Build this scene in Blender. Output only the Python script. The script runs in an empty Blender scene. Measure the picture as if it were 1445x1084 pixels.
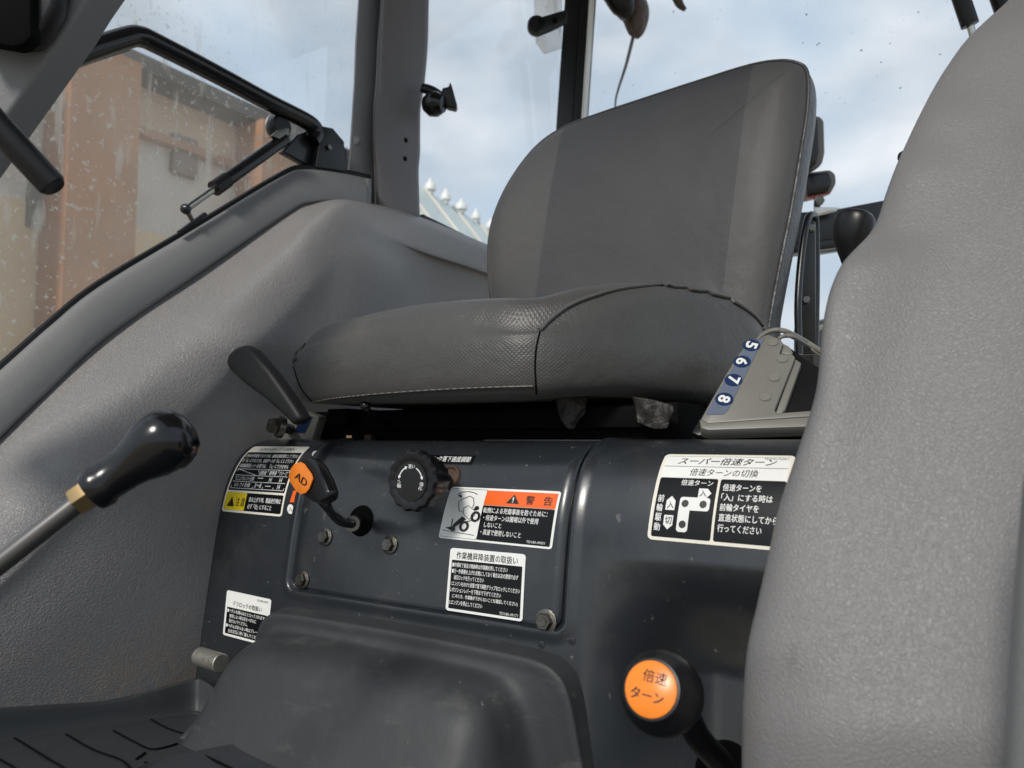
import bpy, bmesh, math, random
from mathutils import Vector, Matrix
random.seed(7)
sc = bpy.context.scene
COL = sc.collection

# ------------------------------------------------------------------ camera
F = 1043.0; CX = 722.5; CY = 542.0
YAW = math.radians(32.0); PITCH = math.atan(78.0 / F)
FW = Vector((-math.sin(YAW) * math.cos(PITCH), math.cos(YAW) * math.cos(PITCH), math.sin(PITCH)))
RT = Vector((math.cos(YAW), math.sin(YAW), 0)); UP = RT.cross(FW)
cam = bpy.data.cameras.new('camera'); camo = bpy.data.objects.new('camera', cam); COL.objects.link(camo)
camo.matrix_world = Matrix((RT, UP, -FW)).transposed().to_4x4()
cam.sensor_width = 36; cam.lens = 36 * F / 1445.0
cam.clip_start = 0.02; cam.clip_end = 500
cam.dof.use_dof = True; cam.dof.focus_distance = 0.98; cam.dof.aperture_fstop = 6.3
sc.camera = camo

# ------------------------------------------------------------------ light
SUN_EL = math.radians(38); SUN_AZ = math.radians(176)      # azimuth the sunlight comes from, clockwise from +Y
world = bpy.data.worlds.new("World"); sc.world = world; world.use_nodes = True
nt = world.node_tree; N = nt.nodes; L = nt.links
N.clear()
out = N.new('ShaderNodeOutputWorld'); bg = N.new('ShaderNodeBackground'); bg.inputs['Strength'].default_value = 0.09
sky = N.new('ShaderNodeTexSky'); sky.sky_type = 'NISHITA'; sky.sun_disc = False
sky.sun_elevation = SUN_EL; sky.sun_rotation = SUN_AZ; sky.air_density = 1.0; sky.dust_density = 1.5
tc = N.new('ShaderNodeTexCoord')
mp = N.new('ShaderNodeMapping'); mp.inputs['Scale'].default_value = (1.0, 1.0, 1.9)
n1 = N.new('ShaderNodeTexNoise'); n1.inputs['Scale'].default_value = 2.6; n1.inputs['Detail'].default_value = 5; n1.inputs['Roughness'].default_value = .5
n1.inputs['Distortion'].default_value = .3
rp = N.new('ShaderNodeValToRGB'); rp.color_ramp.elements[0].position = .38; rp.color_ramp.elements[1].position = .62
rp.color_ramp.elements[0].color = (.12, .12, .12, 1); rp.color_ramp.elements[1].color = (.95, .95, .95, 1)
n2 = N.new('ShaderNodeTexNoise'); n2.inputs['Scale'].default_value = 4.5; n2.inputs['Detail'].default_value = 4
rp2 = N.new('ShaderNodeValToRGB'); rp2.color_ramp.elements[0].position = .35; rp2.color_ramp.elements[1].position = .65
rp2.color_ramp.elements[0].color = (3.7, 4.3, 5.0, 1); rp2.color_ramp.elements[1].color = (6.6, 6.9, 7.2, 1)
base = N.new('ShaderNodeMixRGB'); base.inputs['Fac'].default_value = .85; base.inputs['Color2'].default_value = (4.0, 5.0, 6.0, 1)
mx = N.new('ShaderNodeMixRGB')
L.new(tc.outputs['Generated'], mp.inputs['Vector']); L.new(mp.outputs[0], n1.inputs['Vector']); L.new(mp.outputs[0], n2.inputs['Vector'])
L.new(n1.outputs['Fac'], rp.inputs['Fac']); L.new(n2.outputs['Fac'], rp2.inputs['Fac'])
L.new(sky.outputs[0], base.inputs['Color1']); L.new(base.outputs[0], mx.inputs['Color1']); L.new(rp2.outputs[0], mx.inputs['Color2'])
L.new(rp.outputs[0], mx.inputs['Fac']); L.new(mx.outputs[0], bg.inputs['Color']); L.new(bg.outputs[0], out.inputs['Surface'])
sun = bpy.data.lights.new('sun', 'SUN'); sun.energy = 1.7; sun.angle = math.radians(11); sun.color = (1, .95, .88)
suno = bpy.data.objects.new('sun', sun); COL.objects.link(suno)
sdir = Vector((math.sin(SUN_AZ) * math.cos(SUN_EL), math.cos(SUN_AZ) * math.cos(SUN_EL), math.sin(SUN_EL)))
suno.rotation_euler = sdir.to_track_quat('Z', 'Y').to_euler()
sc.view_settings.view_transform = 'Standard'; sc.view_settings.look = 'None'
sc.view_settings.exposure = 0.62; sc.view_settings.gamma = 1; sc.view_settings.use_curve_mapping = False
sc.cycles.max_bounces = 8; sc.cycles.transparent_max_bounces = 12
sc.cycles.use_denoising = True

# ------------------------------------------------------------------ ray helpers (photo pixels -> metres in the cab)
def ray(px, py):
    return FW + RT * ((px - CX) / F) - UP * ((py - CY) / F)
def P(px, py, d): return ray(px, py) * d
def PX(px, py, x): r = ray(px, py); return r * (x / r.x)
def PY(px, py, y): r = ray(px, py); return r * (y / r.y)
def PZ(px, py, z): r = ray(px, py); return r * (z / r.z)
def plane3(a, b, c): n = (b - a).cross(c - a).normalized(); return (a, n if n.dot(a) < 0 else -n)
def PP(px, py, pl): r = ray(px, py); return r * (pl[0].dot(pl[1]) / r.dot(pl[1]))

# ------------------------------------------------------------------ object helpers
def thing(name, label, cat, loc=(0, 0, 0), group=None):
    o = bpy.data.objects.new(name, None); COL.objects.link(o); o.location = loc; o.empty_display_size = .02
    o['label'] = label; o['category'] = cat
    o['kind'] = 'thing'
    if group: o['group'] = group
    return o
def wloc(o):
    v = Vector((0, 0, 0))
    while o: v = v + Vector(o.location); o = o.parent
    return v
def link(name, me, mats, parent=None, label=None, smooth=True, angle=35):
    if not isinstance(mats, (list, tuple)): mats = [mats]
    for m in mats: me.materials.append(m)
    o = bpy.data.objects.new(name, me); COL.objects.link(o)
    if parent:
        off = wloc(parent)
        if off.length > 0: me.transform(Matrix.Translation(-off))
        o.parent = parent
    if smooth:
        me.polygons.foreach_set('use_smooth', [True] * len(me.polygons)); me.set_sharp_from_angle(angle=math.radians(angle))
    me.update()
    if label: o['label'] = label
    return o
def tag(o, label, cat, group=None, kind=None):
    if label: o['label'] = label
    if cat: o['category'] = cat
    if group: o['group'] = group
    if kind: o['kind'] = kind
    return o
def cr(p0, p1, p2, p3, t):
    return .5 * ((2 * p1) + (p2 - p0) * t + (2 * p0 - 5 * p1 + 4 * p2 - p3) * t * t + (3 * p1 - p0 - 3 * p2 + p3) * t ** 3)
def spline(pts, n, closed=False):
    """n samples per span"""
    out = []; m = len(pts)
    spans = m if closed else m - 1
    for i in range(spans):
        if closed: q = [pts[(i + k) % m] for k in (-1, 0, 1, 2)]
        else: q = [pts[max(i - 1, 0)], pts[i], pts[i + 1], pts[min(i + 2, m - 1)]]
        for k in range(n): out.append(cr(*q, k / n))
    if not closed: out.append(pts[-1].copy())
    return out
def bm_mesh(bm, name='m', normals=True):
    if normals: bmesh.ops.recalc_face_normals(bm, faces=bm.faces)
    me = bpy.data.meshes.new(name); bm.to_mesh(me); bm.free(); return me
def grid_bm(rows, nu=4, nv=4, closed=False, smooth=True, bm=None, flip=False):
    """rows: list of lists of Vectors. columns run along u. UVs in metres"""
    R = [spline(r, nu, closed) if smooth else (r + ([] if not closed else [])) for r in rows]
    if smooth:
        cols = list(zip(*R)); cols = [spline(list(c), nv) for c in cols]; R = [list(r) for r in zip(*cols)]
    bm = bm or bmesh.new(); uvl = bm.loops.layers.uv.verify()
    V = [[bm.verts.new(p) for p in r] for r in R]
    nr = len(R); nc = len(R[0]); mid = R[nr // 2]
    us = [0.0]
    for j in range(1, nc + 1): us.append(us[-1] + (mid[j % nc] - mid[j - 1]).length)
    vs = [0.0]
    for i in range(1, nr):
        vs.append(vs[-1] + (R[i][nc // 2] - R[i - 1][nc // 2]).length)
    for i in range(nr - 1):
        for j in range(nc if closed else nc - 1):
            jj = (j + 1) % nc
            q = [V[i][j], V[i][jj], V[i + 1][jj], V[i + 1][j]]; uv = [(us[j], vs[i]), (us[j + 1], vs[i]), (us[j + 1], vs[i + 1]), (us[j], vs[i + 1])]
            if flip: q.reverse(); uv.reverse()
            try: f = bm.faces.new(q)
            except ValueError: continue
            for l, t in zip(f.loops, uv): l[uvl].uv = t
    return bm
def orient_to_cam(bm):
    s = 0
    for f in bm.faces: s += f.normal.dot(-f.calc_center_median()) * f.calc_area()
    return s
def sheet(name, rows, mat, parent, nu=4, nv=4, thick=.004, smooth=True, label=None, angle=40, fn=None):
    bm = grid_bm(rows, nu, nv, smooth=smooth)
    if fn:
        for v in bm.verts: v.co = fn(v.co)
    bm.normal_update()
    if orient_to_cam(bm) < 0: bmesh.ops.reverse_faces(bm, faces=bm.faces)
    me = bpy.data.meshes.new(name); bm.to_mesh(me); bm.free()
    o = link(name, me, mat, parent, label, angle=angle)
    if thick:
        s = o.modifiers.new('thickness', 'SOLIDIFY'); s.thickness = thick; s.offset = -1
    return o
def frame_of(axis, up=Vector((0, 0, 1))):
    a = axis.normalized()
    if abs(a.dot(up)) > .98: up = Vector((1, 0, 0))
    x = up.cross(a).normalized(); y = a.cross(x)
    return x, y, a
def tube_bm(pts, rad, segs=16, n=6, bm=None, cap=True, smooth=True, squash=None, up=Vector((0, 0, 1))):
    pts = [Vector(p) for p in pts]
    if not isinstance(rad, (list, tuple)): rad = [rad] * len(pts)
    if smooth and len(pts) > 2:
        rv = spline([Vector((r, 0, 0)) for r in rad], n); pts = spline(pts, n); rad = [r.x for r in rv]
    bm = bm or bmesh.new(); rings = []
    X = None
    for i, p in enumerate(pts):
        t = (pts[min(i + 1, len(pts) - 1)] - pts[max(i - 1, 0)]).normalized()
        if X is None: X, Y, _ = frame_of(t, up)
        else:
            X = (X - t * X.dot(t)).normalized(); Y = t.cross(X)
        sx, sy = squash or (1, 1)
        rings.append([bm.verts.new(p + (X * math.cos(a) * sx + Y * math.sin(a) * sy) * rad[i]) for a in [2 * math.pi * k / segs for k in range(segs)]])
    for a, b in zip(rings, rings[1:]):
        for k in range(segs): bm.faces.new((a[k], a[(k + 1) % segs], b[(k + 1) % segs], b[k]))
    if cap: bm.faces.new(rings[0][::-1]); bm.faces.new(rings[-1])
    return bm
def lathe_bm(prof, o, axis, segs=40, bm=None, wob=None, up=Vector((0, 0, 1))):
    X, Y, A = frame_of(axis, up); bm = bm or bmesh.new(); rings = []
    for r, h in prof:
        if r < 1e-6: rings.append([bm.verts.new(o + A * h)])
        else:
            ring = []
            for k in range(segs):
                a = 2 * math.pi * k / segs; rr = r * (wob(a) if wob else 1)
                ring.append(bm.verts.new(o + A * h + (X * math.cos(a) + Y * math.sin(a)) * rr))
            rings.append(ring)
    for a, b in zip(rings, rings[1:]):
        if len(a) == 1 and len(b) == 1: continue
        for k in range(segs):
            k2 = (k + 1) % segs
            if len(a) == 1: bm.faces.new((a[0], b[k2], b[k]))
            elif len(b) == 1: bm.faces.new((a[k], a[k2], b[0]))
            else: bm.faces.new((a[k], a[k2], b[k2], b[k]))
    if len(rings[0]) > 1: bm.faces.new(rings[0][::-1])
    if len(rings[-1]) > 1: bm.faces.new(rings[-1])
    return bm
def prism_bm(pts, ext, bevel=0, segs=3, bm=None):
    own = bmesh.new()
    a = [own.verts.new(p) for p in pts]; b = [own.verts.new(p + ext) for p in pts]; n = len(pts)
    own.faces.new(a); own.faces.new(b[::-1])
    for k in range(n): own.faces.new((a[k], b[k], b[(k + 1) % n], a[(k + 1) % n]))
    bmesh.ops.recalc_face_normals(own, faces=own.faces)
    if bevel:
        own.normal_update()
        ed = [e for e in own.edges if len(e.link_faces) == 2 and e.calc_face_angle() > .5]
        bmesh.ops.bevel(own, geom=ed, offset=bevel, segments=segs, profile=.5, affect='EDGES', clamp_overlap=True)
    if bm is None: return own
    me = bpy.data.meshes.new('t'); own.to_mesh(me); own.free(); bm.from_mesh(me); bpy.data.meshes.remove(me)
    return bm
def box_bm(c, ax, size, bevel=.002, bm=None):
    """c centre, ax (x,y,z unit vectors), size full"""
    X, Y, Z = [a * s * .5 for a, s in zip(ax, size)]
    pts = [c - X - Y - Z, c + X - Y - Z, c + X + Y - Z, c - X + Y - Z]
    return prism_bm(pts, Z * 2, bevel, 2, bm)
WX = (Vector((1, 0, 0)), Vector((0, 1, 0)), Vector((0, 0, 1)))
def mk(name, bm, mat, parent=None, label=None, angle=35, normals=True):
    return link(name, bm_mesh(bm, name, normals), mat, parent, label, angle=angle)

# ------------------------------------------------------------------ materials
MATS = {}
def mat(name, col, rough=.5, metal=0, spec=.5, bump=None, var=None, wear=None, coat=0, sheen=0, rvar=0.0):
    """bump: list of (kind, scale, distance[, stretch]); var: (scale, amount); wear: (scale, threshold, colour, amount)"""
    m = bpy.data.materials.new(name); m.use_nodes = True; t = m.node_tree; n = t.nodes; l = t.links
    b = n['Principled BSDF']; b.inputs['Base Color'].default_value = (*col, 1); b.inputs['Roughness'].default_value = rough
    b.inputs['Metallic'].default_value = metal; b.inputs['Specular IOR Level'].default_value = spec
    b.inputs['Coat Weight'].default_value = coat; b.inputs['Coat Roughness'].default_value = .15
    if sheen: b.inputs['Sheen Weight'].default_value = sheen
    tcn = n.new('ShaderNodeTexCoord'); colout = None
    def noise(scale, detail=4, vec=None, rough_=.55):
        q = n.new('ShaderNodeTexNoise'); q.inputs['Scale'].default_value = scale; q.inputs['Detail'].default_value = detail
        q.inputs['Roughness'].default_value = rough_
        l.new(vec or tcn.outputs['Object'], q.inputs['Vector']); return q.outputs['Fac']
    def ramp(fac, a, b_, c0=(0, 0, 0, 1), c1=(1, 1, 1, 1)):
        r = n.new('ShaderNodeValToRGB'); r.color_ramp.elements[0].position = a; r.color_ramp.elements[1].position = b_
        r.color_ramp.elements[0].color = c0; r.color_ramp.elements[1].color = c1; l.new(fac, r.inputs['Fac']); return r.outputs[0]
    if var:
        f = noise(var[0], 5); k = var[1]
        colout = ramp(f, .3, .7, (*[c * (1 - k) for c in col], 1), (*[c * (1 + k) for c in col], 1))
    for w in (wear or []):
        wv_ = None
        if len(w) > 5:
            wm = n.new('ShaderNodeMapping'); wm.inputs['Scale'].default_value = w[5]; wm.inputs['Rotation'].default_value = (.3, .5, 0); l.new(tcn.outputs['Object'], wm.inputs['Vector']); wv_ = wm.outputs[0]
        f = ramp(noise(w[0], 6, vec=wv_, rough_=.65), w[1], w[1] + w[4] if len(w) > 4 else w[1] + .06, (0, 0, 0, 1), (w[3], w[3], w[3], 1))
        x = n.new('ShaderNodeMixRGB'); 
        if len(w) > 6:
            sz = n.new('ShaderNodeSeparateXYZ'); l.new(tcn.outputs['Object'], sz.inputs[0]); mr = n.new('ShaderNodeMapRange'); l.new(sz.outputs['Z'], mr.inputs['Value'])
            mr.inputs['From Min'].default_value = w[6][0]; mr.inputs['From Max'].default_value = w[6][1]; mr.inputs['To Min'].default_value = 1; mr.inputs['To Max'].default_value = 0
            mu = n.new('ShaderNodeMath'); mu.operation = 'MULTIPLY'; l.new(f, mu.inputs[0]); l.new(mr.outputs[0], mu.inputs[1]); f = mu.outputs[0]
        l.new(f, x.inputs['Fac']); x.inputs['Color2'].default_value = (*w[2], 1)
        if colout: l.new(colout, x.inputs['Color1'])
        else: x.inputs['Color1'].default_value = (*col, 1)
        colout = x.outputs[0]
    if colout: l.new(colout, b.inputs['Base Color'])
    if rvar:
        l.new(ramp(noise(14, 6), .3, .7, (rough - rvar,) * 3 + (1,), (rough + rvar,) * 3 + (1,)), b.inputs['Roughness'])
    prev = None
    for bp in (bump or []):
        kind, scale, dist = bp[:3]; st = bp[3] if len(bp) > 3 else (1, 1, 1)
        mpn = n.new('ShaderNodeMapping'); mpn.inputs['Scale'].default_value = st
        l.new(tcn.outputs['UV' if kind in ('weave',) else 'Object'], mpn.inputs['Vector'])
        if kind == 'noise': h = noise(scale, 5, mpn.outputs[0])
        elif kind == 'leather':
            dn = n.new('ShaderNodeTexNoise'); dn.inputs['Scale'].default_value = scale * .6; dn.inputs['Detail'].default_value = 2; l.new(mpn.outputs[0], dn.inputs['Vector'])
            ad = n.new('ShaderNodeMixRGB'); ad.blend_type = 'ADD'; ad.inputs['Fac'].default_value = .9 / scale
            l.new(mpn.outputs[0], ad.inputs['Color1']); l.new(dn.outputs['Color'], ad.inputs['Color2'])
            v = n.new('ShaderNodeTexVoronoi'); v.feature = 'DISTANCE_TO_EDGE'; v.inputs['Scale'].default_value = scale; l.new(ad.outputs[0], v.inputs['Vector'])
            v2 = n.new('ShaderNodeTexVoronoi'); v2.feature = 'DISTANCE_TO_EDGE'; v2.inputs['Scale'].default_value = scale * 2.3; l.new(ad.outputs[0], v2.inputs['Vector'])
            r1 = ramp(v.outputs['Distance'], 0.0, .22); r2 = ramp(v2.outputs['Distance'], 0.0, .25)
            mm = n.new('ShaderNodeMixRGB'); mm.inputs['Fac'].default_value = .35; l.new(r1, mm.inputs['Color1']); l.new(r2, mm.inputs['Color2']); h = mm.outputs[0]
        elif kind == 'weave':
            w = []
            for rot in (math.radians(52), math.radians(-52)):
                m2 = n.new('ShaderNodeMapping'); m2.inputs['Rotation'].default_value = (0, 0, rot); l.new(mpn.outputs[0], m2.inputs['Vector'])
                wv = n.new('ShaderNodeTexWave'); wv.inputs['Scale'].default_value = scale; l.new(m2.outputs[0], wv.inputs['Vector']); w.append(wv.outputs['Fac'])
            mm = n.new('ShaderNodeMath'); mm.operation = 'MULTIPLY'; l.new(w[0], mm.inputs[0]); l.new(w[1], mm.inputs[1]); h = mm.outputs[0]
        bn = n.new('ShaderNodeBump'); bn.inputs['Strength'].default_value = 1; bn.inputs['Distance'].default_value = dist
        l.new(h, bn.inputs['Height'])
        if prev: l.new(prev, bn.inputs['Normal'])
        prev = bn.outputs[0]
    if prev: l.new(prev, b.inputs['Normal'])
    MATS[name] = m; return m
LEA = [('noise', 6, .005), ('leather', 180, .0007, (1, .8, 1.5)), ('noise', 400, .00025)]
M_FEND = mat('grey_vinyl', (.240, .230, .228), .38, bump=LEA, var=(2.5, .06), wear=[(9, .50, (.40, .30, .19), .5, .14, (1, 1, 1), (.02, .17)), (50, .50, (.42, .32, .20), .6, .12, (1, 1, 1), (.0, .12)), (50, .70, (.4, .36, .3), .35, .04)])
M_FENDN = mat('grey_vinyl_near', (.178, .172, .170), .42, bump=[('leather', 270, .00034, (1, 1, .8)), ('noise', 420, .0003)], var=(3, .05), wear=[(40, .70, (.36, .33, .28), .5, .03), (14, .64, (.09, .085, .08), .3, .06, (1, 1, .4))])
M_TRIM = mat('grey_trim', (.20, .20, .20), .45, bump=[('leather', 420, .0003)], var=(3, .06))
M_PIL = mat('pillar_paint', (.185, .187, .19), .42, bump=[('leather', 500, .00025)], var=(3, .05))
M_PIL2 = mat('pillar_cover', (.16, .152, .158), .5, bump=[('leather', 420, .0003)], var=(3, .05))
M_STEEL = mat('dark_sheet_metal', (.017, .020, .024), .30, spec=.6, coat=.28, rvar=.06, var=(5, .12), bump=[('noise', 4, .0015), ('noise', 260, .00004)],
              wear=[(46, .67, (.12, .12, .11), .6, .04), (9, .52, (.045, .043, .040), .55, .2), (60, .66, (.12, .12, .12), .45, .05, (1, 1, .07)), (120, .68, (.20, .19, .17), .7, .02)])
M_RUB = mat('black_rubber', (.030, .032, .034), .6, var=(4, .15), rvar=.08, bump=[('noise', 12, .002), ('noise', 400, .0001)],
            wear=[(7, .50, (.062, .061, .058), .7, .2), (22, .58, (.085, .083, .078), .45, .12, (.5, 1, 1.6)), (80, .70, (.2, .19, .17), .7, .02)])
M_MAT = mat('floor_rubber', (.036, .040, .044), .55, var=(4, .15), bump=[('noise', 260, .0001)], wear=[(9, .58, (.055, .056, .056), .6, .12), (80, .73, (.2, .19, .17), .8, .02)])
M_BLACK = mat('black_plastic', (.007, .007, .008), .36, spec=.38, bump=[('noise', 500, .00008)])
M_GLOSS = mat('gloss_black_plastic', (.005, .005, .006), .2,  rvar=.05, wear=[(60, .74, (.08, .07, .06), .5, .02)])
M_BLACKM = mat('black_painted_steel', (.012, .013, .015), .28)
M_DARK = mat('dark_cavity', (.004, .004, .004), .85, spec=.08)
M_CHROME = mat('bright_steel', (.55, .54, .5), .22, metal=1, rvar=.08)
M_BOLT = mat('dull_bolt_steel', (.16, .15, .13), .33, metal=1, bump=[('noise', 300, .0003)], wear=[(140, .6, (.06, .05, .04), .7, .08)])
M_SHAFT = mat('grey_rod', (.14, .135, .13), .35, metal=.8, wear=[(60, .66, (.3, .3, .3), .6, .04)])
M_BRASS = mat('yellow_zinc', (.48, .33, .16), .3, metal=1)
M_RUST = mat('rusty_metal', (.06, .034, .022), .8, var=(80, .5))
M_WHITE = mat('decal_white', (.80, .80, .77), .3, var=(20, .05), wear=[(30, .66, (.45, .4, .3), .5, .06)])
M_CREAM = mat('decal_cream', (.78, .74, .64), .3, var=(20, .05))
M_DBLK = mat('decal_black', (.005, .0055, .0065), .28, spec=.25)
M_ORG = mat('decal_orange', (.85, .13, .015), .3)
M_KORG = mat('knob_orange', (.9, .24, .02), .3, var=(60, .06), wear=[(90, .68, (.5, .12, .01), .6, .04)])
M_YEL = mat('decal_yellow', (.78, .58, .02), .3)
M_INK = mat('print_black', (.012, .010, .010), .4)
M_WINK = mat('print_white', (.75, .75, .73), .4)
M_BLUE = mat('decal_navy', (.012, .03, .09), .3)
M_SLATE = mat('decal_slate', (.12, .145, .2), .35)
M_MATT = mat('matt_black_grip', (.008, .008, .008), .5, spec=.3)
M_OLIVE = mat('olive_grey_plastic', (.180, .175, .152), .42, bump=[('noise', 500, .0001)], var=(12, .05))
M_PVINYL = mat('seat_side_vinyl', (.046, .044, .045), .42, bump=[('noise', 22, .008), ('noise', 300, .0002)])
def seat_mat(name, col, scale, dist, wear=None, split=None):
    m = mat(name, col, .42, bump=[('noise', 11, .006), ('weave', scale, dist)], var=(4, .07), wear=wear, sheen=.12)
    return m
M_PIPE = mat('piping_vinyl', (.085, .082, .078), .38)
M_CUSH = seat_mat('seat_fabric', (.058, .056, .053), 84, .00028, wear=[(7, .62, (.10, .085, .06), .45, .1)])
M_BACK = seat_mat('backrest_fabric', (.044, .044, .048), 110, .0006)
M_BACKB = seat_mat('backrest_bolster_fabric', (.074, .072, .071), 110, .0006)
# backrest: the middle insert is a darker cloth than the two bolsters (sharp seam along two slanted lines)
def glass(name, dirt=.1, scale=90, tint=(1, 1, 1), film=.05, thr=.62, gl=.1, fade=None):
    m = bpy.data.materials.new(name); m.use_nodes = True; t = m.node_tree; n = t.nodes; l = t.links; n.clear()
    o = n.new('ShaderNodeOutputMaterial'); tr = n.new('ShaderNodeBsdfTransparent'); tr.inputs[0].default_value = (*tint, 1)
    g = n.new('ShaderNodeBsdfGlossy'); g.inputs['Roughness'].default_value = .03
    fr = n.new('ShaderNodeFresnel'); fr.inputs['IOR'].default_value = 1.35
    mm = n.new('ShaderNodeMath'); mm.operation = 'MULTIPLY'; mm.inputs[1].default_value = gl * 8; l.new(fr.outputs[0], mm.inputs[0])
    m1 = n.new('ShaderNodeMixShader'); l.new(mm.outputs[0], m1.inputs[0]); l.new(tr.outputs[0], m1.inputs[1]); l.new(g.outputs[0], m1.inputs[2])
    d = n.new('ShaderNodeBsdfDiffuse'); d.inputs[0].default_value = (.85, .82, .76, 1)
    tl = n.new('ShaderNodeBsdfTranslucent'); tl.inputs[0].default_value = (.85, .82, .76, 1)
    dm = n.new('ShaderNodeMixShader'); dm.inputs[0].default_value = .5; l.new(d.outputs[0], dm.inputs[1]); l.new(tl.outputs[0], dm.inputs[2])
    tcn = n.new('ShaderNodeTexCoord')
    q = n.new('ShaderNodeTexNoise'); q.inputs['Scale'].default_value = scale; q.inputs['Detail'].default_value = 3; l.new(tcn.outputs['Object'], q.inputs['Vector'])
    r = n.new('ShaderNodeValToRGB'); r.color_ramp.elements[0].position = thr; r.color_ramp.elements[1].position = thr + .07; l.new(q.outputs['Fac'], r.inputs['Fac'])
    q3 = n.new('ShaderNodeTexNoise'); q3.inputs['Scale'].default_value = scale * .45; q3.inputs['Detail'].default_value = 4
    mpn = n.new('ShaderNodeMapping'); mpn.inputs['Scale'].default_value = (1, 1, .18); l.new(tcn.outputs['Object'], mpn.inputs['Vector']); l.new(mpn.outputs[0], q3.inputs['Vector'])
    r3 = n.new('ShaderNodeValToRGB'); r3.color_ramp.elements[0].position = .6; r3.color_ramp.elements[1].position = .74; l.new(q3.outputs['Fac'], r3.inputs['Fac'])
    q2 = n.new('ShaderNodeTexNoise'); q2.inputs['Scale'].default_value = 5; q2.inputs['Detail'].default_value = 6; l.new(tcn.outputs['Object'], q2.inputs['Vector'])
    a = n.new('ShaderNodeMath'); a.operation = 'MAXIMUM'; l.new(r.outputs[0], a.inputs[0]); l.new(r3.outputs[0], a.inputs[1])
    b2 = n.new('ShaderNodeMath'); b2.operation = 'MULTIPLY'; b2.inputs[1].default_value = dirt; l.new(a.outputs[0], b2.inputs[0])
    c = n.new('ShaderNodeMath'); c.operation = 'MULTIPLY'; c.inputs[1].default_value = film * 2; l.new(q2.outputs['Fac'], c.inputs[0])
    if fade:
        sx = n.new('ShaderNodeSeparateXYZ'); l.new(tcn.outputs['Object'], sx.inputs[0])
        fm_ = n.new('ShaderNodeMath'); fm_.operation = 'MULTIPLY_ADD'; fm_.inputs[1].default_value = .42; l.new(sx.outputs['Y'], fm_.inputs[0]); l.new(sx.outputs['Z'], fm_.inputs[2])
        mr_ = n.new('ShaderNodeMapRange'); mr_.inputs['From Min'].default_value = fade[0]; mr_.inputs['From Max'].default_value = fade[1]; mr_.inputs['To Min'].default_value = 1; mr_.inputs['To Max'].default_value = .12
        l.new(fm_.outputs[0], mr_.inputs['Value'])
        for nd in (b2, c):
            x_ = n.new('ShaderNodeMath'); x_.operation = 'MULTIPLY'; l.new(nd.outputs[0], x_.inputs[0]); l.new(mr_.outputs[0], x_.inputs[1])
            if nd is b2: b2 = x_
            else: c = x_
    e = n.new('ShaderNodeMath'); e.operation = 'ADD'; e.use_clamp = True; l.new(b2.outputs[0], e.inputs[0]); l.new(c.outputs[0], e.inputs[1])
    m2 = n.new('ShaderNodeMixShader'); l.new(e.outputs[0], m2.inputs[0]); l.new(m1.outputs[0], m2.inputs[1]); l.new(dm.outputs[0], m2.inputs[2])
    l.new(m2.outputs[0], o.inputs[0]); return m
M_GLASS = glass('clean_cab_glass', .0, 60, film=.02, gl=.012)
M_GLASSD = glass('dirty_door_glass', .5, 85, film=.19, thr=.62, gl=.02, fade=(.86, 1.0))

# ------------------------------------------------------------------ outdoors: ground, buildings
GZ = -1.75
M_GRND = mat('yard_gravel', (.30, .26, .20), .9, var=(2, .25), bump=[('noise', 12, .02)])
bm = bmesh.new()
for q in ((-200, -200), (200, -200), (200, 200), (-200, 200)): bm.verts.new((q[0], q[1], GZ))
bm.faces.new(bm.verts); tag(mk('ground', bm, M_GRND), None, None, kind='structure')

M_TAN = mat('warehouse_tan_wall', (.74, .54, .37), .8, var=(.7, .12), bump=[('noise', 3, .05, (1, 1, 6))]); M_BRN = mat('brown_column_paint', (.40, .20, .10), .7, var=(1.2, .25))
M_GW = mat('pale_grey_panel', (.66, .61, .54), .7, var=(.8, .12)); M_BEI = mat('beige_lower_wall', (.78, .60, .37), .8, var=(.6, .15))
M_GUT = mat('dark_gutter', (.07, .065, .06), .7, var=(3, .3)); M_WIN = mat('dark_window', (.20, .14, .10), .3)
WHX = -6.0
wh = thing('warehouse', 'tan warehouse with brown columns and dark gutter seen through the dirty door window', 'building', (WHX, 4, GZ))
def wpoly(name, pxs, x, m, ext=.12, label=None, par=None):
    return mk(name, prism_bm([PX(a, b, x) for a, b in pxs], Vector((-ext, 0, 0))), m, par or wh, label)
def yz(name, y0, y1, z0, z1, x, m, ext=.12, par=None, label=None):
    pts = [Vector((x, y0, z0)), Vector((x, y1, z0)), Vector((x, y1, z1)), Vector((x, y0, z1))]
    return mk(name, prism_bm(pts, Vector((-ext, 0, 0))), m, par or wh, label)
def py_at(px, x):  # Y on plane X=x
    return PX(px, 620, x).y
ztop = PX(300, 165, WHX).z
def zz(px, py): return PX(px, py, WHX).z
ya, yb = py_at(-260, WHX), py_at(492, WHX)
yz('wall', ya, yb, GZ, zz(100, 300), WHX, M_BEI, .3, label='beige lower wall')
yz('wall', ya, yb, zz(100, 300), zz(300, 222), WHX - .01, M_GW, .28, label='pale grey wall band')
yz('wall', ya, yb, zz(300, 222), ztop, WHX, M_TAN, .3, label='tan upper wall')
yz('gutter', ya, yb, ztop, ztop + .13, WHX + .3, M_GUT, .6)
yz('roof', ya, yb, ztop + .14, ztop + .19, WHX + .02, M_GUT, 6)
for a, b in ((78, 180), (-110, -60), (360, 392)):
    yz('column', py_at(a, WHX + .4), py_at(b, WHX + .4), GZ, ztop - .01, WHX + .4, M_BRN, .38)
yz('beam', ya, py_at(78, WHX + .3), zz(100, 130), ztop - .02, WHX + .22, M_BRN, .2)
yz('beam', py_at(185, WHX + .2), yb, zz(300, 232), zz(300, 222), WHX + .1, M_BRN, .1)
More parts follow.
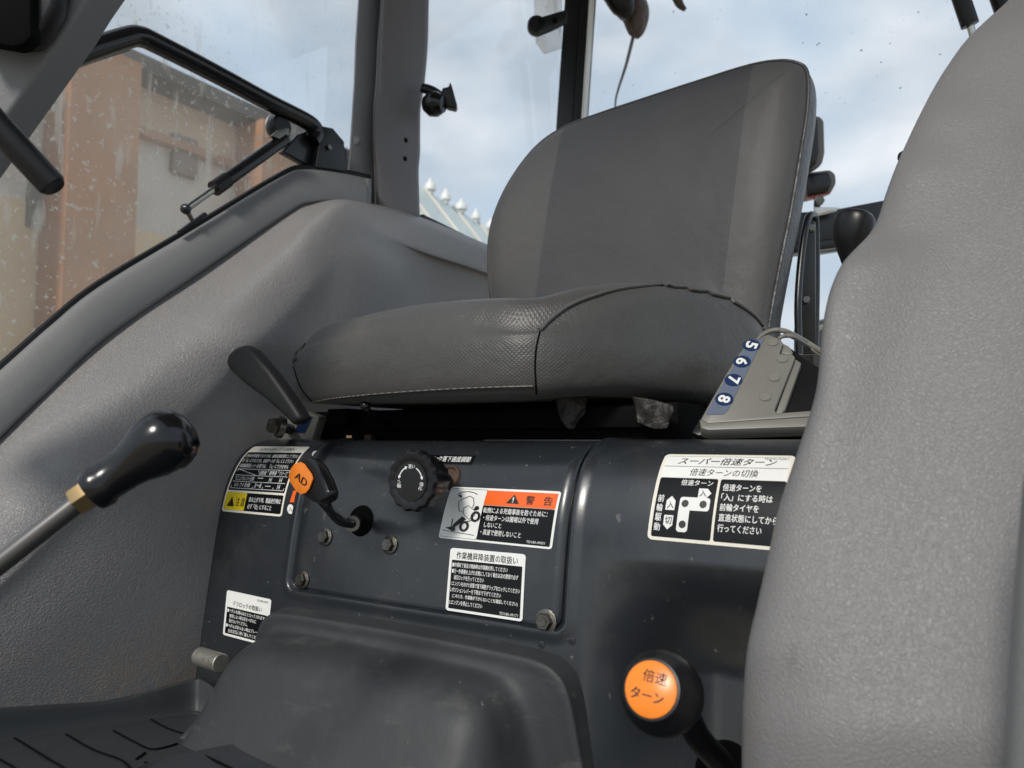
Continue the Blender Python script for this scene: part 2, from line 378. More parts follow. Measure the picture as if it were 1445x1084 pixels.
w = yz('window', py_at(226, WHX), py_at(262, WHX), zz(240, 243), zz(240, 188), WHX + .05, M_WIN, .08)
w = yz('window', py_at(20, WHX), py_at(62, WHX), zz(40, 320), zz(40, 215), WHX + .05, M_GUT, .08)

# greenhouse beyond the fender, with white ventilators on its ridge
M_GHG = mat('greenhouse_film', (.52, .60, .58), .35, var=(1, .12), bump=[('noise', 6, .02)]); M_VENT = mat('ventilator_white', (.75, .75, .72), .4)
gh = thing('greenhouse', 'pale green greenhouse roof with white ridge ventilators behind the cab', 'building', (-9, 12, GZ))
R1 = P(597, 266, 12.0); R2 = P(697, 328, 12.0 * 354 / 292.); R2.z = R1.z
gd = (R2 - R1).normalized(); gs_ = Vector((gd.y, -gd.x, 0))
if gs_.dot(-R1) < 0: gs_ = -gs_
def gpt(t, w, z): p = R1 + gd * t + gs_ * w; return Vector((p.x, p.y, z))
zr = R1.z; Lg = (R2 - R1).length
bm = prism_bm([gpt(-1, 0, zr), gpt(-1, 1.3, zr - 1.7), gpt(-1, 1.7, zr - 2.6), gpt(-1, 1.7, GZ), gpt(-1, -2.4, GZ), gpt(-1, -2.4, zr - 2.2)], gd * (Lg + 10), 0)
mk('film_cover', bm, M_GHG, gh)
for px in (607, 629, 651, 672, 693, 714):
    r_ = ray(px, 290); k_ = (R1.x * gd.y - R1.y * gd.x) / (r_.x * gd.y - r_.y * gd.x); p = r_ * k_; p.z = zr
    q_ = random.uniform(.62, .95); b = lathe_bm([(.07 * q_, -.02), (.07 * q_, .03), (.13 * q_, .04), (.13 * q_, .11), (.10 * q_, .16), (.04, .17), (.02, .24), (0, .24)], p, Vector((0, 0, 1)), 14)
    mk('ventilator', b, M_VENT, gh)
for i in range(14):
    t = -.95 + i * 1.0
    mk('hoop', tube_bm([gpt(t, 1.73, GZ), gpt(t, 1.73, zr - 2.6), gpt(t, 1.32, zr - 1.68), gpt(t, 0, zr + .02)], .025, 6, smooth=False), M_GW, gh)

# ------------------------------------------------------------------ cab roof, out of view, added to shade the interior
ro = thing('unseen_roof', 'pale grey cab roof lining out of view, added to shade the interior', 'roof', (-.2, 1.0, 1.77))
mk('unseen_lining', box_bm(Vector((-.2, 1.02, 1.82)), WX, (2.2, 2.56, .10), .03), mat('roof_lining_grey', (.22, .22, .22), .8), ro)
# ------------------------------------------------------------------ left fender cover (far side wheel arch, inside of the cab)
fl = thing('fender_cover', 'far grey moulded wheel arch cover filling the left of the cab, scuffed near the floor', 'fender', (-1.05, .8, -.42))
XS = [-1.20, -1.15, -1.085, -1.055]
r0 = [(-400, 1070), (-150, 772), (0, 616), (150, 474), (300, 372), (410, 296), (440, 284), (480, 279), (530, 288), (600, 309), (690, 346), (790, 390), (880, 430)]
r1 = [(-400, 1120), (-150, 815), (0, 662), (150, 519), (300, 409), (405, 326), (438, 302), (480, 285), (532, 297), (600, 320), (690, 358), (790, 402), (880, 440)]
r2 = [(-400, 1200), (-150, 885), (0, 738), (150, 588), (300, 458), (392, 370), (438, 322), (484, 291), (540, 326), (598, 354), (690, 384), (790, 426), (880, 465)]
r3 = [(-400, 1290), (-150, 960), (0, 815), (150, 672), (300, 535), (400, 432), (450, 380), (500, 330), (560, 356), (612, 368), (690, 397), (790, 440), (880, 480)]
rows = []
for r, x in zip((r0, r1, r2, r3), XS):
    xs = [x] * len(r)
    if x == XS[2]: xs = [x] * 7 + [-1.10, -1.115, -1.125, -1.13, -1.13, -1.13]
    if x == XS[3]: xs = [x] * 7 + [-1.075, -1.11, -1.145, -1.15, -1.15, -1.15]
    if x == XS[1]: xs = [x] * 7 + [-1.16] * 6
    if x == XS[0]: xs = [x] * 7 + [-1.20] * 6
    rows.append([PX(a, b, xx) for (a, b), xx in zip(r, xs)])
top = rows[3]; n = len(top)
xw = [-1.05] * 7 + [-1.055, -1.085, -1.15, -1.165, -1.165, -1.165]
for k, z in ((.12, None), (.4, None), (.7, None), (1.0, None)):
    rr = []
    for j, p in enumerate(top):
        q = Vector((xw[j], p.y, p.z * (1 - k) + (-.43) * k)); 
        if j < 7 : q.x = -1.055 if k < .2 else -1.05
        if 7 <= j <= 8 and k > .5: q.x = -1.06
        rr.append(q)
    rows.append(rr)
def fbump(p):
    if p.x < -1.0:
        c = PX(345, 478, -1.05); d2 = ((p.y - c.y) / .07) ** 2 + ((p.z - c.z) / .045) ** 2
        p = p.copy(); p.x += .022 * math.exp(-d2)
        c = PX(395, 540, -1.05); d2 = ((p.y - c.y) / .06) ** 2 + ((p.z - c.z) / .06) ** 2
        p.x -= .02 * math.exp(-d2)
    return p
sheet('arch_panel', rows, M_FEND, fl, 10, 8, .006, fn=fbump, angle=60)
# door seal trim along the arch
tr = thing('door_trim', 'blue grey padded door sill trim curving over the far wheel arch', 'trim', (-1.2, .8, 0))
to = [(-400, 930), (-150, 650), (0, 520), (70, 458), (140, 402), (270, 324), (395, 249), (430, 238), (475, 242), (520, 251)]
ti = [(-400, 1072), (-150, 775), (0, 618), (75, 547), (150, 477), (290, 380), (408, 300), (436, 287), (480, 285), (520, 293)]
def lerp2(a, b, t): return (a[0] * (1 - t) + b[0] * t, a[1] * (1 - t) + b[1] * t)
rows = [[PX(*a, -1.27) for a in to], [PX(*lerp2(a, b, .03), -1.225) for a, b in zip(to, ti)], [PX(*lerp2(a, b, .12), -1.205) for a, b in zip(to, ti)],
        [PX(*lerp2(a, b, .5), -1.19) for a, b in zip(to, ti)], [PX(*lerp2(a, b, .85), -1.185) for a, b in zip(to, ti)], [PX(*lerp2(a, b, 1.0), -1.19) for a, b in zip(to, ti)], [PX(*lerp2(a, b, 1.02), -1.23) for a, b in zip(to, ti)]]
sheet('padded_strip', rows, M_TRIM, tr, 6, 4, .004, angle=60)
mk('end_cap', prism_bm([PX(519, 251.5, -1.196), PX(524, 253, -1.196), PX(524, 294, -1.196), PX(519, 293, -1.196)], Vector((-.06, 0, 0)), .001), M_TRIM, tr)
mk('rubber_seal', tube_bm([PX(a, b - 1, -1.235) for a, b in to], .007, 8), M_BLACK, tr)

# ------------------------------------------------------------------ far door: glass, frame bar, strut
dg = thing('door_window', 'dirt streaked far side glass hung from the black hinge bar', 'window', (-1.30, .8, -.1))
pts = [Vector((-1.30, .25, -.25)), Vector((-1.30, 1.30, .3)), PX(494, 250, -1.30), PX(515, -160, -1.30), Vector((-1.30, .25, 1.2))]
mk('glass_pane', prism_bm(pts, Vector((-.004, 0, 0))), M_GLASSD, dg)
hb = thing('grab_bar', 'thick black bent bar across the dirty far side window', 'bar', (-1.24, 1, .5))
barpx = [(-200, 230), (20, 118), (60, 98), (120, 73), (180, 53), (198, 52), (218, 60), (300, 102), (380, 145), (435, 173), (446, 188), (440, 200)]
mk('bar_tube', tube_bm([PX(a, b, -1.235) for a, b in barpx], .0185, 16, 5), M_GLOSS, hb)
mk('sunlit_seal', tube_bm([PX(a, b - 11, -1.25) for a, b in barpx[:6]], .0035, 6), M_CREAM, hb)  # cream colour stands in for sunlight along the seal
mk('lower_rail', tube_bm([PX(a, b + 14, -1.25) for a, b in barpx[:5]], .006, 8), M_BLACK, hb)
hg = thing('support_bracket', 'black steel bracket plate and round rubber stop at the end of the bent bar', 'bracket', (-1.24, 1.2, .4))
mk('plate', prism_bm([PX(a, b, -1.245) for a, b in [(400, 214), (420, 190), (452, 178), (466, 180), (482, 196), (490, 215), (490, 243), (460, 238), (432, 232)]], Vector((-.02, 0, 0)), .003), M_BLACKM, hg)
mk('side_plate', prism_bm([PX(a, b, -1.222) for a, b in [(455, 178), (470, 181), (486, 200), (488, 242), (446, 236)]], Vector((-.02, 0, 0)), .002), M_BLACK, hg)
mk('rubber_stop', lathe_bm([(.0, -.012), (.022, -.012), (.0245, -.008), (.0245, .012), (.02, .02), (0, .02)], PX(392, 181, -1.255), Vector((1, -.1, 0)), 28), M_BLACK, hg)
mk('washer', lathe_bm([(.0, 0), (.0275, 0), (.0275, .004), (0, .004)], PX(390, 180, -1.275), Vector((1, -.1, 0)), 28), M_WHITE, hg)
mk('screw', lathe_bm([(0, 0), (.006, 0), (.006, .004), (0, .005)], PX(464, 208, -1.22), Vector((1, 0, 0)), 12), M_BOLT, hg)
gs = thing('gas_strut', 'black gas strut with chrome rod bracing the far side window', 'strut', tuple(PX(265, 295, -1.2)))
A = PX(402, 196, -1.20); B = PX(262, 295, -1.2); dv = (B - A)
mk('cylinder', tube_bm([A, A + dv * .72], .0130, 20, smooth=False), M_GLOSS, gs)
mk('collar', tube_bm([A + dv * .62, A + dv * .74], .0148, 20, smooth=False), M_BLACK, gs)
mk('rod', tube_bm([A + dv * .74, A + dv * 1.0], .0066, 16, smooth=False), M_CHROME, gs)
mk('ball_joint', lathe_bm([(0, -.009), (.006, -.008), (.0095, -.003), (.0095, .003), (.006, .008), (0, .009)], B, Vector((1, .1, .1)), 18), M_BLACKM, gs)
mk('stud', tube_bm([B, PX(272, 312, -1.2)], [.005, .004], 12, smooth=False), M_BOLT, gs)
mk('clevis', prism_bm([PX(a, b, -1.19) for a, b in [(384, 192), (396, 182), (408, 180), (409, 190), (398, 198)]], Vector((-.012, 0, 0)), .0015), M_BOLT, gs)
mk('foot_plate', prism_bm([PX(a, b, -1.198) for a, b in [(253, 326), (290, 299), (294, 304), (258, 329)]], Vector((-.01, 0, 0)), .001), M_BLACK, gs)
# printed maker line along the cylinder: a short row of pale characters
# ------------------------------------------------------------------ B pillar
bp = thing('cab_pillar', 'grey side pillar between the far door window and the rear side window', 'pillar', (-1.2, 1.35, .4))
ys = [-330, -40, 60, 120, 150, 185, 215, 245, 310]
ledge = [(506, 0), (500, 80), (496, 130), (495, 150), (493, 185), (491, 215), (488, 245), (484, 300)]
def col(xs, X): return [PX(x, y, X) for x, y in zip(xs, ys)]
rows_l = [[506, 502, 498, 497, 495, 492, 489, 485], [510, 506, 503, 501, 499, 497, 494, 490], [538, 534, 531, 528, 526, 526, 527, 530]]
c0 = col([530, 508, 501, 499, 497, 495, 493, 490, 486], -1.29); c1 = col([531, 509, 503, 501, 499, 497, 495, 492, 488], -1.262); c2 = col([561, 539, 533, 530, 527, 526, 527, 528, 530], -1.235)
sheet('outer_flange', [c0, c1, c2], M_PIL, bp, 1, 1, .004, smooth=False)
xr = [622, 606, 603, 598, 593, 592, 592, 590, 592]
c2b = col([560, 538, 532, 529, 526, 525, 526, 527, 529], -1.25); c3 = col([563, 541, 536, 534, 530, 529, 530, 532, 534], -1.215); c3b = col([568, 546, 541, 540, 538, 538, 537, 538, 540], -1.206)
c4 = [PX(x, y, -1.195) for x, y in zip([616, 600, 599, 594, 590, 588, 588, 587, 588], ys)]; c5 = [PX(x, y, -1.20) for x, y in zip(xr, ys)]; c6 = [PX(x, y, -1.24) for x, y in zip([x + 1 for x in xr], ys)]
sheet('inner_cover', [c2b, c3, c3b, c4, c5, c6], M_PIL2, bp, 4, 1, .004, smooth=True, angle=70)
mk('cap_plug', lathe_bm([(0, 0), (.011, 0), (.0115, .002), (.009, .0045), (0, .005)], PX(502, 199, -1.258), Vector((.4, -1, 0)), 20), M_TRIM, bp)
for a, b in ((572, 198), (571, 224)): mk('screw_hole', lathe_bm([(0, 0), (.0065, 0), (.0065, .0012), (.004, .0014), (0, .0006)], PX(a, b, -1.199), Vector((1, -.3, 0)), 14), M_DARK, bp)

# rear side window + rear window + C pillar
sw = thing('side_window', 'clear rear side glass between the two cab pillars', 'window', (-1.28, 1.6, .5))
A = PX(590, 330, -1.28); B = Vector((-1.17, 2.26, .45))
a2 = Vector((A.x, A.y, .38)); b2 = Vector((B.x, B.y, .38))
mk('glass_pane', prism_bm([a2, b2, b2 + Vector((0, 0, 1.3)), a2 + Vector((0, 0, 1.3))], Vector((-.004, -.001, 0))), M_GLASS, sw)
mk('lower_rail', prism_bm([PX(a, b, -1.235) for a, b in [(597, 302), (662, 334), (662, 341), (597, 310)]], Vector((-.015, 0, 0)), .001), mat('green_black_rail', (.02, .035, .035), .4), sw)
cp = thing('rear_pillar', 'slim black rear corner pillar behind the seat back', 'pillar', (-1.15, 2.2, .5))
def pill(pxl, pxr, pxlb, pxrb, y0, y1, d, ext):
    return prism_bm([P(pxl, y0, d), P(pxr, y0, d), P(pxrb, y1, d), P(pxlb, y1, d)], ext, .003)
mk('post', pill(817, 850, 768, 802, -300, 420, 2.5, Vector((0, .06, 0))), M_BLACKM, cp)
mk('gasket', pill(841, 850, 792, 802, -300, 420, 2.47, Vector((0, .02, 0))), M_BLACK, cp)
mk('edge_strip', pill(851, 854, 803, 805.5, -300, 420, 2.46, Vector((0, .03, 0))), M_WHITE, cp)
lt = thing('window_latch', 'black window latch with round knob on the rear corner pillar', 'latch', tuple(P(770, 38, 2.4)))
mk('knob', lathe_bm([(0, -.02), (.026, -.02), (.03, -.012), (.03, .012), (.026, .02), (0, .02)], P(757, 37, 2.4), FW * -1, 24), M_BLACK, lt)
mk('arm', prism_bm([P(a, b, 2.38) for a, b in [(757, 26), (776, 20), (800, 13), (800, 32), (776, 44), (760, 50)]], FW * .012, .003), M_BLACKM, lt)
mk('screw', lathe_bm([(0, 0), (.008, 0), (.008, .006), (0, .007)], P(783, 29, 2.375), -FW, 12), M_DARK, lt)
mk('glass_tab', prism_bm([P(a, b, 2.43) for a, b in [(752, -30), (794, -30), (792, 68), (768, 76), (756, 60)]], FW * .006, .002), glass('frosted_tab', .35, 60, film=.3), lt)
rw = thing('rear_window', 'wide rear cab glass flecked with small dark specks', 'window', (-.3, 2.3, .5))
a2 = Vector((-1.12, 2.3, .2)); b2 = Vector((.9, 2.3, .2))
mk('glass_pane', prism_bm([a2, b2, b2 + Vector((0, 0, 1.5)), a2 + Vector((0, 0, 1.5))], Vector((0, .004, 0))), M_GLASS, rw)
bm = bmesh.new()
for i in range(95):
    px = random.uniform(835, 1440); py = random.uniform(0, 170) if random.random() < .75 else random.uniform(0, 330)
    p = PY(px, py, 2.295); r = random.choice([.0012, .0015, .002, .003]) * random.uniform(.6, 1.1); a0 = random.random() * 6; 
    vs = [bm.verts.new(p + Vector((math.cos(a0 + k * 1.05) * r * random.uniform(.6, 1.6), -random.random() * .0005, math.sin(a0 + k * 1.05) * r * random.uniform(.5, 1.1)))) for k in range(6)]
    bm.faces.new(vs)
mk('specks', bm, mat('dirt_specks', (.05, .045, .04), .9), rw)['kind'] = 'stuff'

# far mirror bracket seen past the pillar
mb = thing('mirror_bracket', 'small black ball joint bracket outside the rear side window', 'bracket', tuple(P(620, 140, 1.9)))
mk('arm', tube_bm([P(595, 124, 1.9), P(612, 130, 1.9), P(640, 150, 1.9)], [.012, .013, .011], 10), M_BLACK, mb)
mk('ball', lathe_bm([(0, -.03), (.02, -.026), (.031, -.01), (.031, .008), (.02, .026), (0, .03)], P(613, 147, 1.88), Vector((1, .2, -.2)), 20), M_GLOSS, mb)
mk('clamp', prism_bm([P(a, b, 1.88) for a, b in [(624, 124), (633, 122), (635, 115), (638, 122), (645, 148), (643, 153), (630, 150), (622, 136)]], FW * .03, .003), M_BLACK, mb)
# upper rear lamp cable / hanging light
hl = thing('rear_lamp', 'rusty brown lamp housing hanging at the top of the rear window', 'lamp', tuple(P(890, 5, 2.6)))
mk('housing', tube_bm([P(866, -200, 2.6), P(874, -60, 2.6), P(884, -5, 2.6), P(896, 20, 2.6), P(897, 46, 2.6), P(896, 50, 2.6)], [.03, .07, .075, .062, .034, .008], 16, squash=(1.0, .8)), mat('rust_brown_housing', (.07, .04, .032), .5, var=(30, .6), bump=[('noise', 40, .01)]), hl)
mk('lens', tube_bm([P(862, -20, 2.55), P(880, 10, 2.53), P(886, 26, 2.55)], [.045, .04, .012], 14), M_BLACK, hl)
mk('cable', tube_bm([P(895, 46, 2.65), P(884, 90, 2.65), P(870, 135, 2.65), P(868, 160, 2.65)], [.007, .006, .004, .003], 8), M_PIL, hl)
hc = thing('lamp_bracket', 'small rusty bracket tip at the top edge of the rear window', 'bracket', tuple(P(958, 4, 2.6)))
mk('tip', tube_bm([P(950, -20, 2.6), P(958, 4, 2.6), P(967, 14, 2.6)], [.02, .015, .007], 8), M_RUST, hc)
# rear struts at the top right
for k, (x0, x1, y1) in enumerate(((1352, 1369, 36), (1400, 1418, 20))):
    g = thing('rear_strut', ['black gas strut with bright end above the near wheel arch', 'second dark strut behind the top edge of the near wheel arch'][k], 'strut', tuple(P(x1, y1, 1.5)), 'struts at the rear window')
    mk('cylinder', tube_bm([P(x0 - 95, -300, 1.5), P(x1, y1, 1.5)], .0165, 16, smooth=False), M_BLACK, g)
    mk('rod', tube_bm([P(x1, y1, 1.5), P(x1 + 4, y1 + 14, 1.5)], .007, 12, smooth=False), M_CHROME, g)

# ------------------------------------------------------------------ dark sheet-metal seat base
prof = [Vector((0, .738, -.44)), Vector((0, .752, -.33)), Vector((0, .765, -.23)), Vector((0, .780, -.13)), Vector((0, .795, -.071)), Vector((0, .823, -.026)), Vector((0, .868, -.004)), Vector((0, .94, -.002)), Vector((0, 1.2, -.002)), Vector((0, 1.7, -.002))]
PR = spline(prof, 12)
SS = [0.0]
for a, b in zip(PR, PR[1:]): SS.append(SS[-1] + (b - a).length)
def S(X, s, off=0):
    s = max(0, min(SS[-1] - 1e-6, s)); i = 0
    lo, hi = 0, len(SS) - 1
    while hi - lo > 1:
        m = (lo + hi) // 2
        if SS[m] <= s: lo = m
        else: hi = m
    t = (s - SS[lo]) / (SS[hi] - SS[lo]); p = PR[lo].lerp(PR[hi], t)
    def nr(i):
        i = max(1, min(len(PR) - 2, i)); d = (PR[i + 1] - PR[i - 1]).normalized(); return Vector((0, -d.z, d.y))
    nn = nr(lo).lerp(nr(hi), t).normalized()
    return Vector((X, p.y, p.z)) + nn * off
def hit(px, py):
    r = ray(px, py)
    for i in range(len(PR) - 1):
        a, b = PR[i], PR[i + 1]; dy, dz = b.y - a.y, b.z - a.z
        den = r.y * dz - r.z * dy
        if abs(den) < 1e-9: continue
        t = (a.y * dz - a.z * dy) / den; k = (r.y * a.z - r.z * a.y) / (-(r.y * dz - r.z * dy))
        if t > 0 and -1e-6 <= k <= 1 + 1e-6: return (r.x * t, SS[i] + k * (SS[i + 1] - SS[i]))
    return (r.x * .9, SS[-1] * .6)
def sstep(a, b, x):
    t = max(0, min(1, (x - a) / (b - a))); return t * t * (3 - 2 * t)
XL, XR = -.865, -.410
sB = hit(600, 858)[1]; sT = SS[-1]
def plate_d(X, s):   # signed distance outside plate outline
    dx = max(XL + .012 - X, X - (XR - .012)); dy = sB + .012 - s
    return math.hypot(max(dx, 0), max(dy, 0)) + min(max(dx, dy), 0) - .012
def panel_off(X, s):
    d = plate_d(X, s)
    o = -.0045 + .0085 * sstep(-.001, .0045, d) - .0025 * sstep(.006, .02, d)
    # hollow to the right, behind the orange lever
    hx = sstep(-.385, -.27, X); z_s = hit(940, 800)[1]
    o -= .035 * hx * (1 - sstep(z_s - .055, z_s, s))
    return o
sp = thing('seat_base_panel', 'dark blue grey sheet metal seat base covered in decals and bolts', 'panel', (-.6, .78, -.44))
SG = [i * .0045 for i in range(int(.56 / .0045))]
SG = SG + [SG[-1] + .03 * k for k in range(1, 24)]
XG = []
x = -1.052
while x < -.02: XG.append(x); x += .0022 if (abs(x - XL) < .03 or abs(x - XR) < .03) else .006
SGf = []
for s in SG:
    SGf.append(s)
    if abs(s - sB) < .03: SGf.append(s + .00225)
SGf = sorted(SGf)
zs_cache = hit(940, 800)[1]
def panel_off(X, s):
    d = plate_d(X, s)
    o = -.0045 + .0085 * sstep(-.001, .0045, d) - .0025 * sstep(.006, .02, d)
    t_ = max(0, min(1, (zs_cache + .005 - s) / .12)); o -= .085 * sstep(-.39, -.25, X) * (t_ * t_ * (3 - 2 * t_) * .5 + t_ * .5)
    return o
bm = bmesh.new(); V = [[bm.verts.new(S(X, s, panel_off(X, s))) for X in XG] for s in SGf]
for i in range(len(SGf) - 1):
    for j in range(len(XG) - 1): bm.faces.new((V[i][j], V[i][j + 1], V[i + 1][j + 1], V[i + 1][j]))
bm.normal_update()
if sum(f.normal.y for f in bm.faces if f.calc_center_median().y < .8) > 0: bmesh.ops.reverse_faces(bm, faces=bm.faces)
me = bpy.data.meshes.new('outer_sheet'); bm.to_mesh(me); bm.free()
o = link('outer_sheet', me, M_STEEL, sp, angle=50); s_ = o.modifiers.new('t', 'SOLIDIFY'); s_.thickness = .003; s_.offset = -1
# access plate
def rrect_rows(w, h, r, nu=16, nv=16):
    """rows in plate units (x from 0..w, y 0..h) with rounded corners"""
    vs = [r * (1 - math.cos(k / 5 * math.pi / 2)) for k in range(6)]
    ys_ = vs + [r + (h - 2 * r) * k / nv for k in range(1, nv)] + [h - v for v in reversed(vs)]
    rows = []
    for y in ys_:
        dy = max(r - y, y - (h - r), 0); ins = r - math.sqrt(max(r * r - dy * dy, 0))
        rows.append([(ins + (w - 2 * ins) * k / nu, y) for k in range(nu + 1)])
    return rows
pw = XR - XL - .006; ph = SS[-1] - .25 - sB
bm = bmesh.new(); rr = rrect_rows(pw, .62, .010, 30, 110)
V = [[bm.verts.new(S(XL + .003 + a, sB + .003 + b, 0.0)) for a, b in r] for r in rr]
for i in range(len(V) - 1):
    for j in range(len(V[0]) - 1): bm.faces.new((V[i][j], V[i][j + 1], V[i + 1][j + 1], V[i + 1][j]))
bm.normal_update()
if sum(f.normal.y for f in bm.faces if f.calc_center_median().y < .8) > 0: bmesh.ops.reverse_faces(bm, faces=bm.faces)
me = bpy.data.meshes.new('access_plate'); bm.to_mesh(me); bm.free()
plate = link('access_plate', me, M_STEEL, sp, angle=50); s_ = plate.modifiers.new('t', 'SOLIDIFY'); s_.thickness = .003; s_.offset = -1
def bolt(px, py, r=.010, parent=sp, m=M_BOLT):
    X, s = hit(px, py); p = S(X, s, .0005); nrm = S(X, s, 1) - S(X, s, 0)
    b = lathe_bm([(0, 0), (r * 1.35, 0), (r * 1.35, .0018), (r * 1.05, .0028)], p, nrm, 28)
    lathe_bm([(0, .002), (r, .002), (r, r * .75), (r * .86, r * .9), (0, r * .9)], p, nrm, 6, b)
    lathe_bm([(0, r * .85), (r * .55, r * .9), (r * .5, r * .98), (0, r * .96)], p, nrm, 20, b)
    return mk('bolt', b, m, parent, angle=30)
for a, b, r in ((460, 758, .0095), (551, 769, .0095), (428, 818, .0095), (771, 877, .0105)): bolt(a, b, r)
for a, b in ((405, 866), (808, 905), (765, 910)):
    X, s = hit(a, b); mk('dimple', lathe_bm([(0, 0), (.004, 0), (.0045, .001), (.003, .0015), (0, .0008)], S(X, s, panel_off(X, s) - .0003), Vector((0, -1, 0)), 16), M_STEEL, sp)
# lever hole and rusty spindle hole
X, s = hit(510, 735); mk('lever_socket', lathe_bm([(0, .001), (.0165, .001), (.0205, .0035), (.0205, .002), (.022, 0), (0, 0)], S(X, s, .0002), S(X, s, 1) - S(X, s, 0), 30), M_DARK, sp)
X, s = hit(634, 674); b = lathe_bm([(0, .001), (.012, .001), (.014, .004), (.017, .003), (.018, 0), (0, 0)], S(X, s, .0002), S(X, s, 1) - S(X, s, 0), 26); mk('spindle_hole', b, M_RUST, sp)

# ------------------------------------------------------------------ decals
TXT = {}
def text_mesh(body, bold=.0, shear=0.0):
    cu = bpy.data.curves.new('t', 'FONT'); cu.body = body; cu.size = 1; cu.resolution_u = 2; cu.offset = bold; cu.shear = shear
    cu.fill_mode = 'FRONT' if hasattr(cu, 'fill_mode') else cu.fill_mode
    ob = bpy.data.objects.new('t', cu); COL.objects.link(ob)
    dg_ = bpy.context.evaluated_depsgraph_get(); dg_.update()
    me = bpy.data.meshes.new_from_object(ob.evaluated_get(dg_))
    vs = [v.co.copy() for v in me.vertices]; fs = [list(p.vertices) for p in me.polygons]
    bpy.data.objects.remove(ob); bpy.data.curves.remove(cu); bpy.data.meshes.remove(me)
    return vs, fs
def lettering(bm, body, box, mapf, off, bold=.0, fit=True, align='L', shear=0, rot=0):
    """box = (x0,y0,x1,y1) in decal units; text fills the height, squeezed into the width"""
    vs, fs = text_mesh(body, 0, shear)
    if not vs: return
    if bold > 0:
        w_ = bold * 1.0; H_ = max(v.y for v in vs) - min(v.y for v in vs); v0 = list(vs); f0 = list(fs); hs = [0] * len(v0); n0 = len(v0)
        for c_, (ax_, ay_) in enumerate(((w_, 0), (w_, w_ * .6), (0, w_ * .6))):
            vs = vs + [v + Vector((ax_, ay_, 0)) for v in v0]; fs = fs + [[i + n0 * (c_ + 1) for i in f] for f in f0]; hs += [(c_ + 1) * .00003] * n0
    else: hs = [0] * len(vs)
    x0, x1 = min(v.x for v in vs), max(v.x for v in vs); y0, y1 = min(v.y for v in vs), max(v.y for v in vs)
    if body.strip() and len(body) > 1 and rot == 0: pass
    bx0, by0, bx1, by1 = box
    out_ = []
    for v, h_ in zip(vs, hs):
        u = (v.x - x0) / (x1 - x0 + 1e-9); w = (y1 - v.y) / (y1 - y0 + 1e-9)
        if rot:  # turn within the box by quarter turns
            if rot == 90: u, w = 1 - w, u
            if rot == -90: u, w = w, 1 - u
        out_.append(bm.verts.new(mapf(bx0 + u * (bx1 - bx0), by0 + w * (by1 - by0), off + h_)))
    for f in fs:
        try: bm.faces.new([out_[i] for i in f])
        except ValueError: pass
def rrect_bm(bm, box, r, mapf, off, nu=8, nv=8):
    x0, y0, x1, y1 = box; rr = rrect_rows(x1 - x0, y1 - y0, max(r, 1e-4), nu, nv)
    V = [[bm.verts.new(mapf(x0 + a, y0 + b, off)) for a, b in row] for row in rr]
    for i in range(len(V) - 1):
        for j in range(len(V[0]) - 1): bm.faces.new((V[i][j], V[i][j + 1], V[i + 1][j + 1], V[i + 1][j]))
    return bm
def poly_bm(bm, pts, mapf, off):
    bm.faces.new([bm.verts.new(mapf(a, b, off)) for a, b in pts]); return bm
def stroke_bm(bm, pts, w, mapf, off):
    for (a, b), (c, d) in zip(pts, pts[1:]):
        L_ = math.hypot(c - a, d - b) or 1; nx, ny = -(d - b) / L_ * w / 2, (c - a) / L_ * w / 2
        poly_bm(bm, [(a + nx, b + ny), (c + nx, d + ny), (c - nx, d - ny), (a - nx, b - ny)], mapf, off)
def disc_bm(bm, cx, cy, r, mapf, off, n=24, ry=None):
    return poly_bm(bm, [(cx + r * math.cos(6.2832 * k / n), cy + (ry or r) * math.sin(6.2832 * k / n)) for k in range(n)], mapf, off)
def panel_map(tl, tr, br, bl, W, H, base=.0):
    c = [hit(*q) for q in (tl, tr, br, bl)]
    def f(x, y, off):
        u, v = x / W, y / H
        X = (c[0][0] * (1 - u) + c[1][0] * u) * (1 - v) + (c[3][0] * (1 - u) + c[2][0] * u) * v
        s = (c[0][1] * (1 - u) + c[1][1] * u) * (1 - v) + (c[3][1] * (1 - u) + c[2][1] * u) * v
        return S(X, s, base + off)
    return f
def dmesh(name, bm, m, parent, label=None):
    # every face towards the outside
    bm.normal_update()
    fl_ = [f for f in bm.faces if f.normal.dot(-(f.calc_center_median())) < 0]
    if fl_: bmesh.ops.reverse_faces(bm, faces=fl_)
    me = bpy.data.meshes.new(name); bm.to_mesh(me); bm.free(); return link(name, me, m, parent, label, smooth=True, angle=60)
E0, E1, E2, E3 = .0006, .0009, .0012, .0015

# 1. orange-headed warning decal
W, H = 150, 82; mf = panel_map((638, 687), (793, 694), (779, 775.5), (619, 759), W, H)
d = dmesh('decal', rrect_bm(bmesh.new(), (0, 0, W, H), 4, mf, E0, 16, 14), M_WHITE, sp, 'warning decal with orange header and tipping tractor picture')
b = bmesh.new(); rrect_bm(b, (53, 27, W - 3, H - 3), 1.5, mf, E1, 12, 8); dmesh('text_field', b, M_DBLK, d)
b = bmesh.new(); rrect_bm(b, (53, 3.5, W - 3, 26.5), .3, mf, E1, 12, 5); dmesh('header_band', b, M_ORG, d)
b = bmesh.new(); poly_bm(b, [(83, 22), (91.5, 8), (100, 22)], mf, E2); lettering(b, '警', (108, 9, 119, 22), mf, E2, .02); lettering(b, '告', (131, 9, 142, 22), mf, E2, .02)
dmesh('heading_print', b, M_INK, d); b = bmesh.new(); stroke_bm(b, [(3, 3), (52.4, 3), (52.4, H - 3), (3, H - 3), (3, 3)], .5, mf, E1); dmesh('picture_border', b, M_INK, d); b = bmesh.new()
